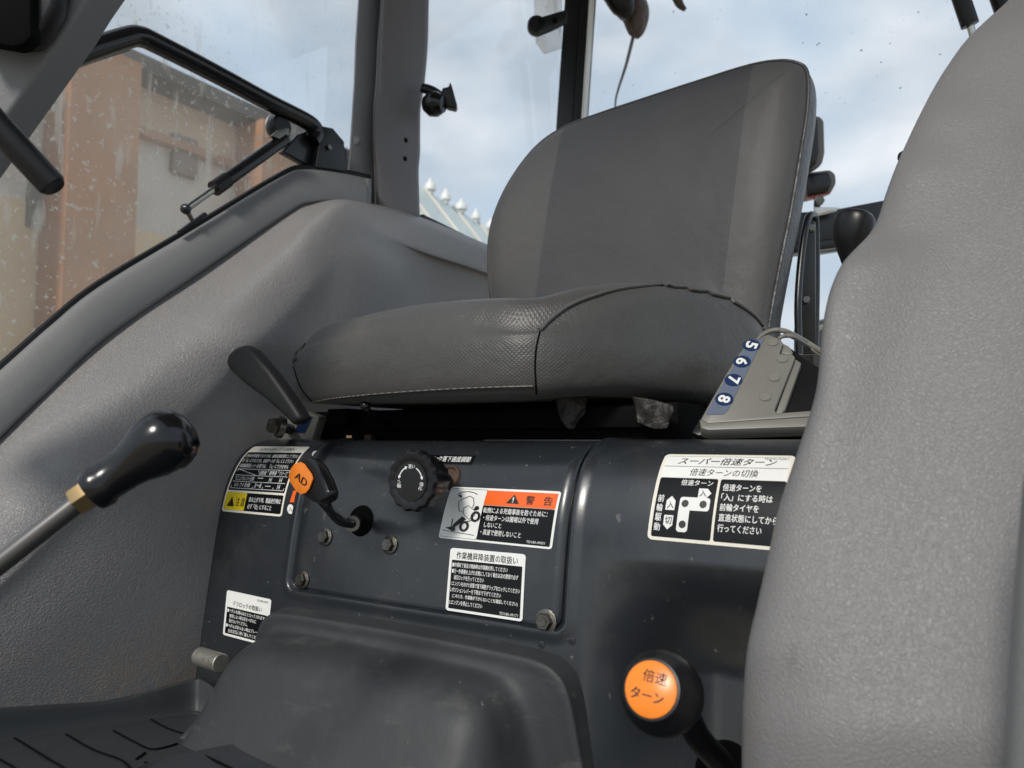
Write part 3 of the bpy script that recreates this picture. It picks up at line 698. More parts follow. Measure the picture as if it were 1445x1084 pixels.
# tipping vehicle pictogram
stroke_bm(b, [(41, 11), (36, 8.5), (28, 7), (19, 8), (14, 11), (15, 14), (17, 15.5)], 1.0, mf, E2); poly_bm(b, [(14, 15), (21, 18), (18, 12.5)], mf, E2)
stroke_bm(b, [(22, 38), (20, 34), (17.5, 24), (21, 20), (31, 14), (37, 17), (40, 26), (39, 32)], .9, mf, E2)
stroke_bm(b, [(22, 38), (28, 40), (30, 44), (38, 50), (45, 43), (43, 36), (38, 33), (33, 29), (27, 33), (28, 40)], .7, mf, E2)
for cx_, cy_, r_ in ((33, 61, 7), (46, 45, 7)):
    n_s = 22
    stroke_bm(b, [(cx_ + r_ * .72 * math.cos(6.2832 * k / n_s), cy_ + r_ * .95 * math.sin(6.2832 * k / n_s)) for k in range(n_s + 1)], 3.6, mf, E2)
poly_bm(b, [(41, 35), (43, 29), (47, 29), (49, 33), (45, 36)], mf, E2); poly_bm(b, [(28, 46), (34, 50), (20, 64), (16, 64), (18, 58)], mf, E2)
poly_bm(b, [(7, 65), (20, 62), (22, 68), (18, 70)], mf, E2); stroke_bm(b, [(15, 51), (15, 63)], 1.4, mf, E2); stroke_bm(b, [(4, 69.5), (49, 73)], .8, mf, E2)
stroke_bm(b, [(35, 54), (42, 51)], 1.2, mf, E2)
dmesh('pictogram', b, M_INK, d)
b = bmesh.new()
lettering(b, '転倒による死傷事故を防ぐために：', (55, 30, 139, 38.5), mf, E2, .025); lettering(b, '・倍速ターンは圃場以外で使用', (57, 41, 129, 49.5), mf, E2, .025)
lettering(b, 'しないこと', (60, 52, 83, 59.5), mf, E2, .025); lettering(b, '・高速で使用しないこと', (57, 62.5, 110, 71), mf, E2, .025)
lettering(b, 'TD180-49051', (118, 73, 141, 76.5), mf, E2)
stroke_bm(b, [(91.5, 12.5), (91.5, 17.5)], 1.6, mf, E3); disc_bm(b, 91.5, 19.8, .9, mf, E3, 8)
dmesh('white_print', b, M_WINK, d)

# 2. lifting gear instructions
W, H = 108, 98; mf = panel_map((636.3, 773), (742.4, 782.4), (737.5, 877.4), (629, 861), W, H)
d = dmesh('decal', rrect_bm(bmesh.new(), (0, 0, W, H), 4.5, mf, E0, 14, 12), M_WHITE, sp, 'square instruction decal, white heading over seven small white lines on black')
b = bmesh.new(); rrect_bm(b, (4, 18.5, W - 3.5, H - 4), 1.2, mf, E1, 10, 10); dmesh('text_field', b, M_DBLK, d)
b = bmesh.new(); lettering(b, '作業機昇降装置の取扱い', (10, 5, 98, 16.5), mf, E1, .012); dmesh('heading_print', b, M_INK, d)
b = bmesh.new()
for i, (t, x0, x1) in enumerate([('■作業終了後及び格納時は作業機を降してください', 5.5, 85), ('■万一作業機を上げた状態にしておく場合は次の要領で必ず', 5.5, 100), ('油圧ロックを行ってください', 9, 53),
        ('1.エンジンをかけた状態で落下調整グリップをロックしてください', 5.5, 103), ('2.ポジションレバーを下限まで下げてください', 5, 78), ('(このとき、作業機が下がらないことを確認してください)', 8.5, 101), ('3.エンジンを停止してください', 5, 53)]):
    y = 22.3 + i * 9.7; lettering(b, t, (x0, y, x1, y + 7.2), mf, E2, .03)
lettering(b, 'TD180-49171', (77, 88.5, 102, 92.5), mf, E2); dmesh('white_print', b, M_WINK, d)

# 3. large double-speed turn decal
W, H = 182, 130; mf = panel_map((940.6, 643), (1124, 645.5), (1107, 778.5), (914, 761), W, H, .0015)
d = dmesh('decal', rrect_bm(bmesh.new(), (0, 0, W, H), 7, mf, E0, 16, 16), M_CREAM, sp, 'large cream bordered decal with a bent lever slot diagram, partly behind the near arch')
b = bmesh.new(); rrect_bm(b, (5, 24.5, W - 5, 42), .5, mf, E1 - .0001, 14, 4); rrect_bm(b, (5, 4.5, W - 5, 23.5), 2, mf, E1 - .0001, 14, 4); dmesh('heading_field', b, M_WHITE, d)
b = bmesh.new(); rrect_bm(b, (5, 42.5, 88, H - 4.5), 3, mf, E1, 8, 8); rrect_bm(b, (91.5, 42.5, W - 4.5, H - 4.5), 3, mf, E1, 8, 8); dmesh('text_field', b, M_DBLK, d)
b = bmesh.new(); lettering(b, 'スーパー倍速ターン', (24, 7.5, 160, 20.5), mf, E1, .018, shear=.25); lettering(b, '倍速ターンの切換', (46, 27, 139, 38.5), mf, E1, .006, shear=.15)
stroke_bm(b, [(6, 23.8), (W - 6, 23.8)], .5, mf, E1); stroke_bm(b, [(6, 5), (W - 6, 5)], .4, mf, E1); lettering(b, 'TD070-76951', (142, 6, 174, 9.5), mf, E1)
dmesh('heading_print', b, M_INK, d)
b = bmesh.new(); lettering(b, '倍速ターン', (37, 45, 82, 53.5), mf, E2, .025)
for i, ch in enumerate('前輪駆動'): lettering(b, ch, (8 + .0 * i, 68 + i * 13, 17, 78.5 + i * 13), mf, E2, .03)
poly_bm(b, [(64, 57), (76, 57), (82, 63.5), (76, 70), (64, 70)], mf, E2)
poly_bm(b, [(21, 89), (21, 76), (27.5, 69.5), (34, 76), (34, 89)], mf, E2)
poly_bm(b, [(21, 96), (34, 96), (34, 109), (27.5, 115), (21, 109)], mf, E2)
rrect_bm(b, (40, 70, 82, 88), 4, mf, E2, 4, 3); rrect_bm(b, (40, 70.2, 55.5, 117), 4, mf, E2 + .0001, 4, 6)
for t, y, x1 in (('倍速ターンを', 49, 147), ('「入」にする時は', 62.5, 163), ('前輪タイヤを', 76, 147), ('直進状態にしてから', 89.5, 172), ('行ってください', 103, 153)):
    lettering(b, t, (96, y, x1, y + 10), mf, E2, .03)
dmesh('white_print', b, M_WINK, d)
b = bmesh.new(); lettering(b, '入', (66, 59, 75.5, 68.5), mf, E3, .01); lettering(b, '入', (23, 77, 32.5, 87), mf, E3, .01); lettering(b, '切', (23, 98, 32.5, 108), mf, E3, .01)
for q in ((48, 79), (73, 79), (48, 107)): disc_bm(b, q[0], q[1], 5, mf, E3)
dmesh('diagram_print', b, M_INK, d)

# 4. AD lever decal
W, H = 100, 108; mf = panel_map((360, 631.5), (439, 632), (399, 729.5), (314, 721.5), W, H, .0015)
d = dmesh('decal', rrect_bm(bmesh.new(), (0, 0, W, H), 4, mf, E0, 12, 20), M_CREAM, sp, 'tall decal with a table and yellow caution box at the far end')
b = bmesh.new(); rrect_bm(b, (2.5, 15, W - 2.5, 77), 1.5, mf, E1, 10, 14); rrect_bm(b, (2.5, 80, W - 2.5, H - 3), 2, mf, E1, 10, 6); dmesh('text_field', b, M_DBLK, d)
b = bmesh.new(); rrect_bm(b, (2.5, 79.9, 38, H - 3.1), 2, mf, E2, 6, 6); dmesh('caution_field', b, M_YEL, d)
b = bmesh.new(); lettering(b, 'ＡＤの入切レバーの取扱い', (18, 4, 82, 12), mf, E1, .0); dmesh('heading_print', b, M_INK, d); b = bmesh.new(); poly_bm(b, [(8, 100), (14, 86), (20, 100)], mf, E3); lettering(b, '注 意', (22, 87, 37, 99), mf, E3, .02)
dmesh('caution_print', b, M_INK, d)
b = bmesh.new()
for i, t in enumerate(('①代かき作業をするときは、倍速切換状態にして下さい', '②「入」にするときは、倍速ターンを「入」にして下さい', '③前輪増速レバー位置では、「入」にできません')): lettering(b, t, (5, 19 + i * 8.6, 96 - i * 3, 25.5 + i * 8.6), mf, E2, .03)
for y in (45, 54.5, 64, 74): stroke_bm(b, [(6, y), (95, y)], .7, mf, E2)
for x in (6, 43, 60, 77.5, 95): stroke_bm(b, [(x, 45), (x, 74)], .7, mf, E2)
stroke_bm(b, [(6, 45), (43, 54.5)], .7, mf, E2)
for t, x0, y0, x1 in (('自動速', 46, 46.5, 58), ('標準速', 63, 46.5, 75), ('クリープ', 80, 46.5, 93), ('マニュアルシフト仕様', 8, 56, 41), ('―', 47, 57.5, 56), ('H', 67, 56.5, 71), ('H', 84, 56.5, 88), ('Uシフト仕様', 11, 65.5, 38), ('5〜8', 46, 65.5, 57), ('―', 64, 68.5, 73), ('H', 84, 66, 88)):
    lettering(b, t, (x0, y0, x1, y0 + (6.5 if t != '―' else 1)), mf, E2, .025)
lettering(b, '急な上がり時、路面走行時は', (43, 85, 95, 92), mf, E2, .03); lettering(b, '必ず「切」にすること', (43, 94.5, 82, 101.5), mf, E2, .03)
dmesh('white_print', b, M_WINK, d)
# legend dots and bar
mf = panel_map((400, 690), (440, 690), (440, 730), (400, 730), 40, 40, .0015)
b = bmesh.new(); poly_bm(b, [(16, 3), (21, 3), (18.5, 19.5), (11, 19.5)], mf, E0); dmesh('orange_bar', b, M_ORG, sp)
b = bmesh.new(); disc_bm(b, 12, 29, 4.6, mf, E0, 20, 6.8); dmesh('legend_dot', b, M_WHITE, sp)
b = bmesh.new(); lettering(b, '入', (9.4, 25.5, 14.6, 32.5), mf, E1, 0); dmesh('legend_print', b, M_INK, sp)
mf2 = panel_map((430, 634), (460, 634), (456, 654), (426, 654), 30, 20, .0015)
b = bmesh.new(); disc_bm(b, 18, 9, 4.2, mf2, E0, 20, 4.5); dmesh('legend_dot', b, M_WHITE, sp)

# 5. diff-lock decal
W, H = 66, 66; mf = panel_map((322, 832.5), (384.6, 846), (378, 912), (316, 895.5), W, H, .0015)
d = dmesh('decal', rrect_bm(bmesh.new(), (0, 0, W, H), 3, mf, E0, 10, 8), M_WHITE, sp, 'small square decal low on the panel, tucked behind the rubber hump')
b = bmesh.new(); rrect_bm(b, (3, 24, W - 3.5, H - 3.5), 1, mf, E1, 8, 8); dmesh('text_field', b, M_DBLK, d)
b = bmesh.new(); lettering(b, 'デフロックの取扱い', (11, 13.5, 54, 21), mf, E1, .01); lettering(b, 'TD180-55971', (46, 4, 62, 7), mf, E1); dmesh('heading_print', b, M_INK, d)
b = bmesh.new()
for i, (t, x0, x1) in enumerate([('■ペダルを踏み込むとロックされます。', 4, 61), ('使用しない時は足をペダルに', 8, 48), ('乗せないでください。', 8, 36), ('■ペダルが戻らない時はブレーキを', 4, 58), ('左右交互に軽く踏んでください', 8, 57)]): lettering(b, t, (x0, 26 + i * 7.2, x1, 31.5 + i * 7.2), mf, E2, .03)
dmesh('white_print', b, M_WINK, d)
# 6. strip beside the dial
W, H = 66, 12; mf = panel_map((606, 642), (672, 643.5), (666, 656), (600, 654), W, H, 0)
d = dmesh('decal', rrect_bm(bmesh.new(), (0, 0, W, H), .3, mf, E0, 8, 4), M_DBLK, sp, 'thin black strip decal with white letters beside the dial')
b = bmesh.new(); lettering(b, 'リンク落下速度調節', (4, 2, 62, 9.5), mf, E1, .02); dmesh('white_print', b, M_WINK, d)

# ------------------------------------------------------------------ dial knob
dc = PY(580, 679, .715); dk = thing('dial_knob', 'black scalloped round dial with white arrows in front of the panel', 'knob', tuple(dc))
ax = Vector((.04, -1, .02)).normalized()
wob = lambda a: 1 + .035 * math.cos(a * 14)
mk('grip', lathe_bm([(0, -.045), (.026, -.045), (.030, -.040), (.030, -.022), (.035, -.020), (.0375, -.016), (.0375, -.003), (.0355, .0), (.0345, .001), (.027, .001), (.0255, .0002), (0, .0002)], dc, ax, 168, wob=lambda a: 1 + .03 * math.cos(a * 14)), M_BLACK, dk, angle=30)
mk('hub', lathe_bm([(0, .0004), (.0235, .0004), (.0245, .001), (.0245, .0012), (0, .0012)], dc, ax, 60), M_GLOSS, dk)
Xd, Yd, Ad = frame_of(ax); 
if Xd.dot(RT) < 0: Xd = -Xd; 
Yd = Vector((0, 0, 1)) - ax * ax.z; Yd.normalize(); Xd = (ax.cross(Yd) * -1).normalized()
if Xd.dot(RT) < 0: Xd = -Xd
def dmap(x, y, off): return dc + Xd * x * .001 - Yd * y * .001 + ax * (.0013 + off)
b = bmesh.new(); lettering(b, '速い', (-3.5, -21, 6.5, -15.5), dmap, .0002, .02)
def rotmap(mf_, cx_, cy_, ang):
    c_, s__ = math.cos(ang), math.sin(ang)
    return lambda x, y, off: mf_(cx_ + x * c_ - y * s__, cy_ + x * s__ + y * c_, off)
lettering(b, '遅い', (-5, -3, 5, 3), rotmap(dmap, -17.5, 4, math.radians(-95)), .0002, .02)
lettering(b, '停止', (-5.5, -3, 5.5, 3), rotmap(dmap, 16.5, 6, math.radians(105)), .0002, .02)
for a0, a1 in ((-160, -118), (-62, -18)):
    pts = [(18 * math.cos(math.radians(a)), 18 * math.sin(math.radians(a))) for a in [a0 + (a1 - a0) * k / 6 for k in range(7)]]
    stroke_bm(b, pts, 1.5, dmap, .0002)
    for e, sgn in ((a0, -1), (a1, 1)):
        if a0 == -62 and sgn == -1: continue
        a = math.radians(e); c_ = (18 * math.cos(a), 18 * math.sin(a)); t_ = (-math.sin(a) * sgn, math.cos(a) * sgn); r_ = (math.cos(a), math.sin(a))
        poly_bm(b, [(c_[0] + t_[0] * 4, c_[1] + t_[1] * 4), (c_[0] + r_[0] * 2.4, c_[1] + r_[1] * 2.4), (c_[0] - r_[0] * 2.4, c_[1] - r_[1] * 2.4)], dmap, .0002)
dmesh('white_print', b, M_WINK, dk)
mk('spindle', tube_bm([dc - ax * .045, dc - ax * .078], .008, 16, smooth=False), M_BLACKM, dk)

# ------------------------------------------------------------------ AD lever
al = thing('gear_lever', 'bent black lever with an orange badge lettered AD', 'lever', tuple(S(*hit(510, 735), 0)))
bend = [PY(446, 698, .680), PY(460, 713, .685), PY(470, 726, .70), PY(482, 736, .715), PY(497, 739, .74), S(*hit(508, 737), .006)]
mk('bent_rod', tube_bm(bend, .0062, 16, 6), M_BLACKM, al)
mk('collar', tube_bm([bend[4].lerp(bend[5], -.05), bend[4].lerp(bend[5], .55)], .0105, 16, smooth=False), M_BOLT, al)
kp = [(426, 647), (436, 645), (446, 655), (456, 674), (463, 694), (461, 704), (451, 711), (441, 709), (426, 700), (412, 686), (409, 670), (415, 656)]
kpl = (PY(440, 680, .668), Vector((-.25, -1, .08)).normalized())
own = prism_bm([PP(a, b, kpl) for a, b in kp], Vector((.006, .015, -.002)), .007, 5)
mk('grip', own, M_GLOSS, al, angle=60)
bpx = [(417, 655), (426, 652), (431, 655), (441, 669), (443, 676), (438, 690), (433, 696), (426, 698), (419, 692), (411, 680), (409, 672), (412, 662)]
kpl2 = (kpl[0] + kpl[1] * .0008, kpl[1])
mk('badge', prism_bm([PP(a, b, kpl2) for a, b in bpx], kpl[1] * .0022, .0008, 2), M_KORG, al)
kpl3 = (kpl[0] + kpl[1] * .0033, kpl[1])
def pmap_(quad, W, H, pl):
    def f(x, y, off):
        u, v = x / W, y / H; a = lerp2(quad[0], quad[1], u); b_ = lerp2(quad[3], quad[2], u); q = lerp2(a, b_, v)
        return PP(q[0], q[1], pl) + pl[1] * off
    return f
b = bmesh.new(); lettering(b, 'AD', (0, 0, 10, 10), pmap_([(419, 665), (435, 679), (431, 688), (415.5, 674)], 10, 10, kpl3), .0002, .03); dmesh('badge_letters', b, M_INK, al)

# ------------------------------------------------------------------ long lever, lower left
ll = thing('shift_lever', 'long grey rod with brass nut and glossy black ball grip rising from lower left', 'lever', tuple(P(-60, 850, .55)))
A = P(-120, 889, .56); B = P(126, 697, .60); C_ = P(230, 625, .615); a_ = (C_ - B).normalized()
mk('rod', tube_bm([A, B], .0082, 20, smooth=False), M_SHAFT, ll)
mk('nut', lathe_bm([(0, -.012), (.0115, -.012), (.0125, -.010), (.0125, .002), (.0105, .004), (0, .004)], B, a_, 6), M_BRASS, ll, angle=25)
LB = (C_ - B).length
mk('grip', lathe_bm([(0, .0), (.0165, .0), (.0175, .003), (.0185, .010), (.0166, LB * .2), (.0168, LB * .36), (.0176, LB * .48), (.0196, LB * .60), (.0232, LB * .74), (.0262, LB * .88), (.0272, LB * 1.0), (.0264, LB * 1.11), (.0236, LB * 1.21), (.0182, LB * 1.295), (.010, LB * 1.345), (0, LB * 1.365)], B + a_ * .002, a_, 48), M_GLOSS, ll, angle=70)

# ------------------------------------------------------------------ orange topped lever
ol = thing('turn_lever', 'black ball lever with an orange disc reading in Japanese, low beside the near arch', 'lever', tuple(P(1030, 1084, .72)))
bc = P(934, 978, .60); fa = (-FW * .74 - RT * .46 + UP * .42).normalized(); R_ = .0335
prf = [(0, .0)]
prf = [(.021, R_ * .80), (.0232, R_ * .79)] + [(R_ * math.cos(math.radians(a)), R_ * math.sin(math.radians(a))) for a in (44, 30, 15, 0, -15, -30, -45, -58)] + [(.0145, -.036), (.013, -.055), (.0115, -.07), (0, -.07)]
mk('grip', lathe_bm([(0, R_ * .80)] + prf, bc, fa, 56), M_BLACK, ol, angle=60)
mk('disc', lathe_bm([(0, .0), (.0208, .0), (.0212, .0008), (.020, .0016), (0, .0022)], bc + fa * R_ * .80, fa, 48), M_KORG, ol)
xo = (RT - fa * RT.dot(fa)).normalized(); yo = fa.cross(xo); an = math.radians(-17); xo2 = xo * math.cos(an) + yo * math.sin(an); yo2 = fa.cross(xo2)
def omap(x, y, off): return bc + fa * (R_ * .80 + .0025 + off) + xo2 * x * .001 - yo2 * y * .001
b = bmesh.new(); lettering(b, '倍速', (-7.5, -14, 12, -4.5), omap, .0, .0); lettering(b, 'ターン', (-15, 1, 12, 9.5), omap, .0, .015); dmesh('disc_letters', b, M_INK, ol)
sh = [bc - fa * .06, P(985, 1040, .665), P(1030, 1090, .70), P(1060, 1130, .72)]
mk('shaft', tube_bm(sh, [.0115, .0115, .0125, .013], 16), M_BLACK, ol)
mk('boot', lathe_bm([(.0, -.05), (.034, -.05), (.030, -.03), (.026, -.026), (.027, -.018), (.021, -.01), (.014, 0), (0, 0)], P(1010, 1068, .70), sh[0] - sh[2], 30), M_DARK, ol)

# ------------------------------------------------------------------ parking lever at far end, clamp knob, gate
pl_ = thing('paddle_lever', 'flat matt black paddle lever leaning against the far arch', 'lever', tuple(PY(415, 600, .84)))
pk = [(316, 511), (321, 498), (332, 489), (342, 487), (353, 493), (378, 522), (402, 556), (418, 580), (424, 592), (412, 602), (396, 585), (370, 562), (340, 540), (322, 523)]
mk('paddle', prism_bm([PY(a, b, .70) for a, b in pk], Vector((.004, .022, 0)), .008, 4), M_MATT, pl_, angle=60)
ck = thing('clamp_bolt', 'grey hexagonal clamp bolt head beside the paddle lever', 'bolt', tuple(PY(392, 600, .84)))
b = lathe_bm([(0, 0), (.013, 0), (.014, .003), (.014, .010), (.011, .016), (0, .018)], PY(392, 602, .84), Vector((-.5, -1, .25)), 6); lathe_bm([(0, -.01), (.018, -.01), (.018, 0), (0, 0)], PY(392, 602, .84), Vector((-.5, -1, .25)), 24, b)
mk('head', b, M_BOLT, ck, angle=25)
mk('stem', tube_bm([PY(396, 602, .845), PY(410, 606, .90)], .009, 14, smooth=False), M_BLACK, ck)
gp = thing('far_gate_plate', 'olive grey lever gate plate with a small blue sticker under the seat corner', 'gate', tuple(PY(420, 618, .9)))
b = prism_bm([PY(a, b, .90) for a, b in [(372, 621), (378, 608), (408, 583), (426, 580), (450, 588), (440, 621)]], Vector((0, .02, 0)), .002)
mk('plate', b, M_OLIVE, gp)
b = bmesh.new(); gpl = (PY(420, 600, .8985), Vector((0, -1, 0))); gm = pmap_([(424, 586), (441, 588), (430, 611), (416, 610)], 10, 16, gpl)
rrect_bm(b, (0, 0, 10, 16), .6, gm, 0, 4, 4); st = dmesh('sticker', b, M_BLUE, gp)
b = bmesh.new(); stroke_bm(b, [(2, 6), (8, 6), (8, 2), (2, 6)], .8, gm, .0004); dmesh('sticker_mark', b, M_WINK, st)

# ------------------------------------------------------------------ gear gate 5 6 7 8
gg = thing('gear_gate', 'olive grey gear shift gate numbered 5 6 7 8 to the right of the seat', 'gate', tuple(P(1060, 600, .98)))
gpl = plane3(P(992, 592, .93), P(1150, 583, .90), P(1075, 470, 1.01))
gn = gpl[1]
outl = [(990, 594), (1040, 506), (1052, 489), (1066, 477), (1088, 470), (1103, 474), (1108, 484), (1106, 500), (1122, 503), (1124, 508), (1094, 582), (1170, 578), (1166, 588)]
outl = [(989, 592), (1003, 566), (1025, 527), (1040, 503), (1052, 488), (1067, 477), (1083, 472), (1101, 478), (1105, 484), (1100, 499), (1120, 501), (1122, 505), (1093, 578), (1096, 583), (1150, 579), (1180, 577), (1180, 585), (1150, 587), (1000, 597)]
mk('top_plate', prism_bm([PP(a, b, gpl) for a, b in outl], gn * -.016, .0015, 2), M_OLIVE, gg)
gb = (gpl[0] - gn * .007, gn)
mk('guide_wall', prism_bm([PP(a, b, gb) for a, b in [(1094, 583), (1122, 506), (1131, 512), (1108, 578), (1104, 583)]], gn * -.03, .002, 2), M_OLIVE, gg)
mk('guide_wall', prism_bm([PP(a, b, gb) for a, b in [(1100, 498), (1104, 484), (1114, 489), (1119, 497), (1117, 501)]], gn * -.03, .0015, 2), M_OLIVE, gg)
mk('shade_backing', prism_bm([PP(a, b, gpl) - gn * .017 for a, b in [(1180, 592), (985, 602), (975, 598), (1030, 505), (1060, 474), (1095, 464), (1180, 520)]], gn * -.012, .002, 2), M_BLACK, gg)  # black backing stands in for the shade inside the gate opening
mk('front_lip', prism_bm([PP(a, b, gpl) + gn * .0005 for a, b in [(987, 591), (1000, 597), (1150, 588), (1180, 586), (1180, 599), (1145, 602), (1000, 607), (989, 604)]], gn * -.02, .002, 2), M_OLIVE, gg)
mk('shade_skirt', prism_bm([PP(a, b, gpl) - gn * .026 for a, b in [(968, 614), (988, 572), (1036, 500), (1062, 476), (1192, 560), (1192, 612)]], gn * -.03, .002, 2), M_DARK, gg)  # near-black sheet stands in for the deep shade right of the gate
# rounded rim tubes running to the back right
mk('rim', tube_bm([PP(1068, 480, gpl), PP(1080, 470, gpl), PP(1096, 466, gpl), PP(1112, 469, gpl), P(1140, 484, 1.05), P(1175, 508, .98)], [.002, .0032, .0036, .0036, .0036, .0036], 12), M_OLIVE, gg)
mk('rim', tube_bm([PP(1098, 478, gpl), PP(1108, 474, gpl), PP(1120, 476, gpl), P(1145, 492, 1.04), P(1178, 516, .97)], [.002, .003, .0032, .0032, .0032], 12), M_OLIVE, gg)
for q in ((1090.5, 483.5), (1104, 506.5), (1092.5, 533), (1080, 560.5)):
    mk('stud', lathe_bm([(0, 0), (.0072, 0), (.0072, .0012), (.0062, .002), (0, .002)], PP(*q, gpl), gn, 24), M_OLIVE, gg)
strip = [(1049, 493), (1064, 480), (1081, 474), (1072, 484), (1063, 494), (1055, 507), (1025, 572), (1020, 585), (1000, 586), (997, 583)]
strip = [(1045, 500), (1054, 489), (1066, 481), (1080, 477), (1071, 490), (1067, 499), (1028, 578), (1021, 585), (999, 586), (996, 584)]
d = mk('number_strip', prism_bm([PP(a, b, gpl) + gn * .0002 for a, b in strip], gn * .0006, 0), M_SLATE, gg)
for ch, q, r in (('5', (1060.5, 488), 12.5), ('6', (1047, 511), 12.5), ('7', (1035, 537), 12.5), ('8', (1022, 564), 12.5)):
    c_ = PP(*q, gpl) + gn * .0009; ddir = (PP(1018.5, 565, gpl) - PP(1044, 512, gpl)).normalized(); side = gn.cross(ddir).normalized()
    if side.dot(UP) < 0: side = -side
    if side.dot(RT) < 0: side = -side
    rr_ = .0128
    b = bmesh.new()
    dm_ = lambda x, y, off: c_ + side * x * .001 + ddir * y * .001 + gn * off
    disc_bm(b, 0, 0, 11.3, dm_, 0, 28); dd = dmesh('number_disc', b, M_BLUE, d)
    # digit reads with its top towards the open side (turned clockwise)
    b = bmesh.new()
    vs, fs = text_mesh(ch, .03); x0, x1 = min(v.x for v in vs), max(v.x for v in vs); y0, y1 = min(v.y for v in vs), max(v.y for v in vs)
    vv = [bm_v for bm_v in (b.verts.new(c_ + side * (((v.y - y0) / (y1 - y0) - .5) * .0155) + ddir * (((v.x - x0) / (x1 - x0) - .5) * .0125) + gn * .0004) for v in vs)]
    for f in fs:
        try: b.faces.new([vv[i] for i in f])
        except ValueError: pass
    dmesh('digit', b, M_WINK, dd)
mk('boot_peg', lathe_bm([(0, 0), (.010, 0), (.011, .004), (.009, .009), (.011, .013), (.011, .024), (.008, .03), (0, .03)], P(1110, 575, 1.02), Vector((1, .3, .1)), 20), M_RUST, gg)

# ------------------------------------------------------------------ seat
st = thing('operator_seat', 'grey black cloth operator seat with tall curved backrest', 'seat', (-.6, 1.05, .0))
plan = [(-.958, .860, .150, .172), (-.880, .807, .160, .184), (-.70, .790, .168, .194), (-.55, .790, .158, .190), (-.468, .806, .148, .186), (-.402, .875, .182, .205), (-.350, .97, .212, .220),
        (-.296, 1.08, .212, .216), (-.262, 1.17, .178, .196), (-.30, 1.28, .14, .17), (-.42, 1.33, .14, .17), (-.65, 1.34, .14, .17), (-.86, 1.30, .14, .17), (-.965, 1.18, .15, .18), (-.985, 1.0, .14, .17)]
base_ = [Vector((a, b, 0)) for a, b, _, _ in plan]; m_ = len(base_)
nrm_ = []
for i in range(m_):
    t = (base_[(i + 1) % m_] - base_[i - 1]).normalized(); nrm_.append(Vector((-t.y, t.x, 0)))   # inward for CCW
zbot = [.070, .066, .063, .062, .063, .068, .066, .058, .05, .05, .05, .05, .05, .066, .070]
def ring(ins, zf, k=None): return [base_[i] + nrm_[i] * (ins(i) if callable(ins) else ins) + Vector((0, 0, zf(i))) for i in range(m_)]
cen = Vector((-.62, 1.08, 0))
def rc(f, z): return [cen + (base_[i] - cen) * f + Vector((0, 0, z)) for i in range(m_)]
rings = [rc(.3, .058), ring(.07, lambda i: zbot[i] - .008), ring(.03, lambda i: zbot[i] - .010), ring(.006, lambda i: zbot[i] + .002), ring(-.002, lambda i: zbot[i] + .035),
         ring(0.0, lambda i: zbot[i] + .07), ring(.010, lambda i: plan[i][2] - .008), ring(.03, lambda i: plan[i][3] - .004), ring(.075, lambda i: plan[i][3] + .006),
         rc(.55, .192), rc(.25, .188), rc(.02, .188)]
bm = grid_bm(rings, 8, 5, closed=True)
bm.normal_update(); uvl = bm.loops.layers.uv.verify()
for f in bm.faces:
    if abs(f.normal.z) > .86:
        for l_ in f.loops: l_[uvl].uv = (l_.vert.co.x, l_.vert.co.y)
mk('cushion', bm, M_CUSH, st, angle=80)
# piping on the right bolster and stitched seams
pipe = [PY(762, 468, .812), PY(775, 452, .815), PY(800, 433, .84), PY(830, 420, .87), PY(875, 408, .93), PY(930, 403, .985), PY(980, 405, 1.03), PY(1025, 414, 1.07), PY(1058, 433, 1.11), PY(1078, 455, 1.15), PY(1086, 478, 1.17)]
def on_cushion():
    from mathutils.bvhtree import BVHTree
    dg_ = bpy.context.evaluated_depsgraph_get(); ob = [c for c in st.children if c.name == 'cushion'][0]
    me = ob.data; off = wloc(ob)
    return BVHTree.FromPolygons([v.co + off for v in me.vertices], [list(p.vertices) for p in me.polygons]), off
bv, _ = on_cushion()
def chit(px, py, lift=.0):
    r = ray(px, py).normalized(); h = bv.ray_cast(Vector((0, 0, 0)), r)
    for k in range(1, 14):
        if h[0] is not None: break
        h = bv.ray_cast(Vector((0, 0, 0)), ray(px, py + k * 2).normalized())
    if h[0] is None:
        # nearest surface point to the ray
        best = None
        for k in range(60, 160):
            p = r * (k * .01); q = bv.find_nearest(p)
            if best is None or q[3] < best[3]: best = q
        h = best
    n_ = h[1]
    if n_.dot(r) > 0: n_ = -n_
    return h[0] + n_ * lift
pp_ = [(762, 468), (775, 453), (800, 434), (830, 421), (875, 409), (930, 404), (980, 406), (1025, 415), (1058, 434), (1076, 455), (1084, 478)]
def seam(name, pts, r, m, parent=st, lift=0, n=8):
    pv = spline([Vector((a, b, 0)) for a, b in pts], n)
    q = [chit(a.x, a.y, lift) for a in pv]
    return mk(name, tube_bm(q, r, 8, smooth=False), m, parent)
seam('piping', pp_, .0030, M_PIPE, lift=.0022)
seam('corner_seam', [(762, 468), (757, 490), (755, 515), (756, 540), (757, 556)], .0013, M_DARK)
seam('hem_seam', [(440, 567), (470, 562), (520, 557), (600, 551), (680, 547), (752, 545)], .0016, M_PVINYL, lift=.0008)
b = bmesh.new()
hp = [chit(a.x, a.y, .0024) for a in spline([Vector(q) for q in [(440, 566, 0), (470, 561, 0), (520, 556, 0), (600, 550, 0), (680, 546, 0), (752, 544, 0)]], 16)]
for k in range(0, len(hp) - 1, 2): tube_bm([hp[k], hp[k + 1]], .0007, 5, bm=b, smooth=False)
mk('stitching', b, mat('pale_thread', (.22, .19, .14), .8), st)
seam('corner_seam', [(419, 472), (413, 487), (413, 507), (418, 530), (427, 551), (441, 567)], .0015, M_DARK)
seam('piping', [(419, 474), (412, 482), (413, 496), (419, 508)], .0024, M_PVINYL, lift=.001)
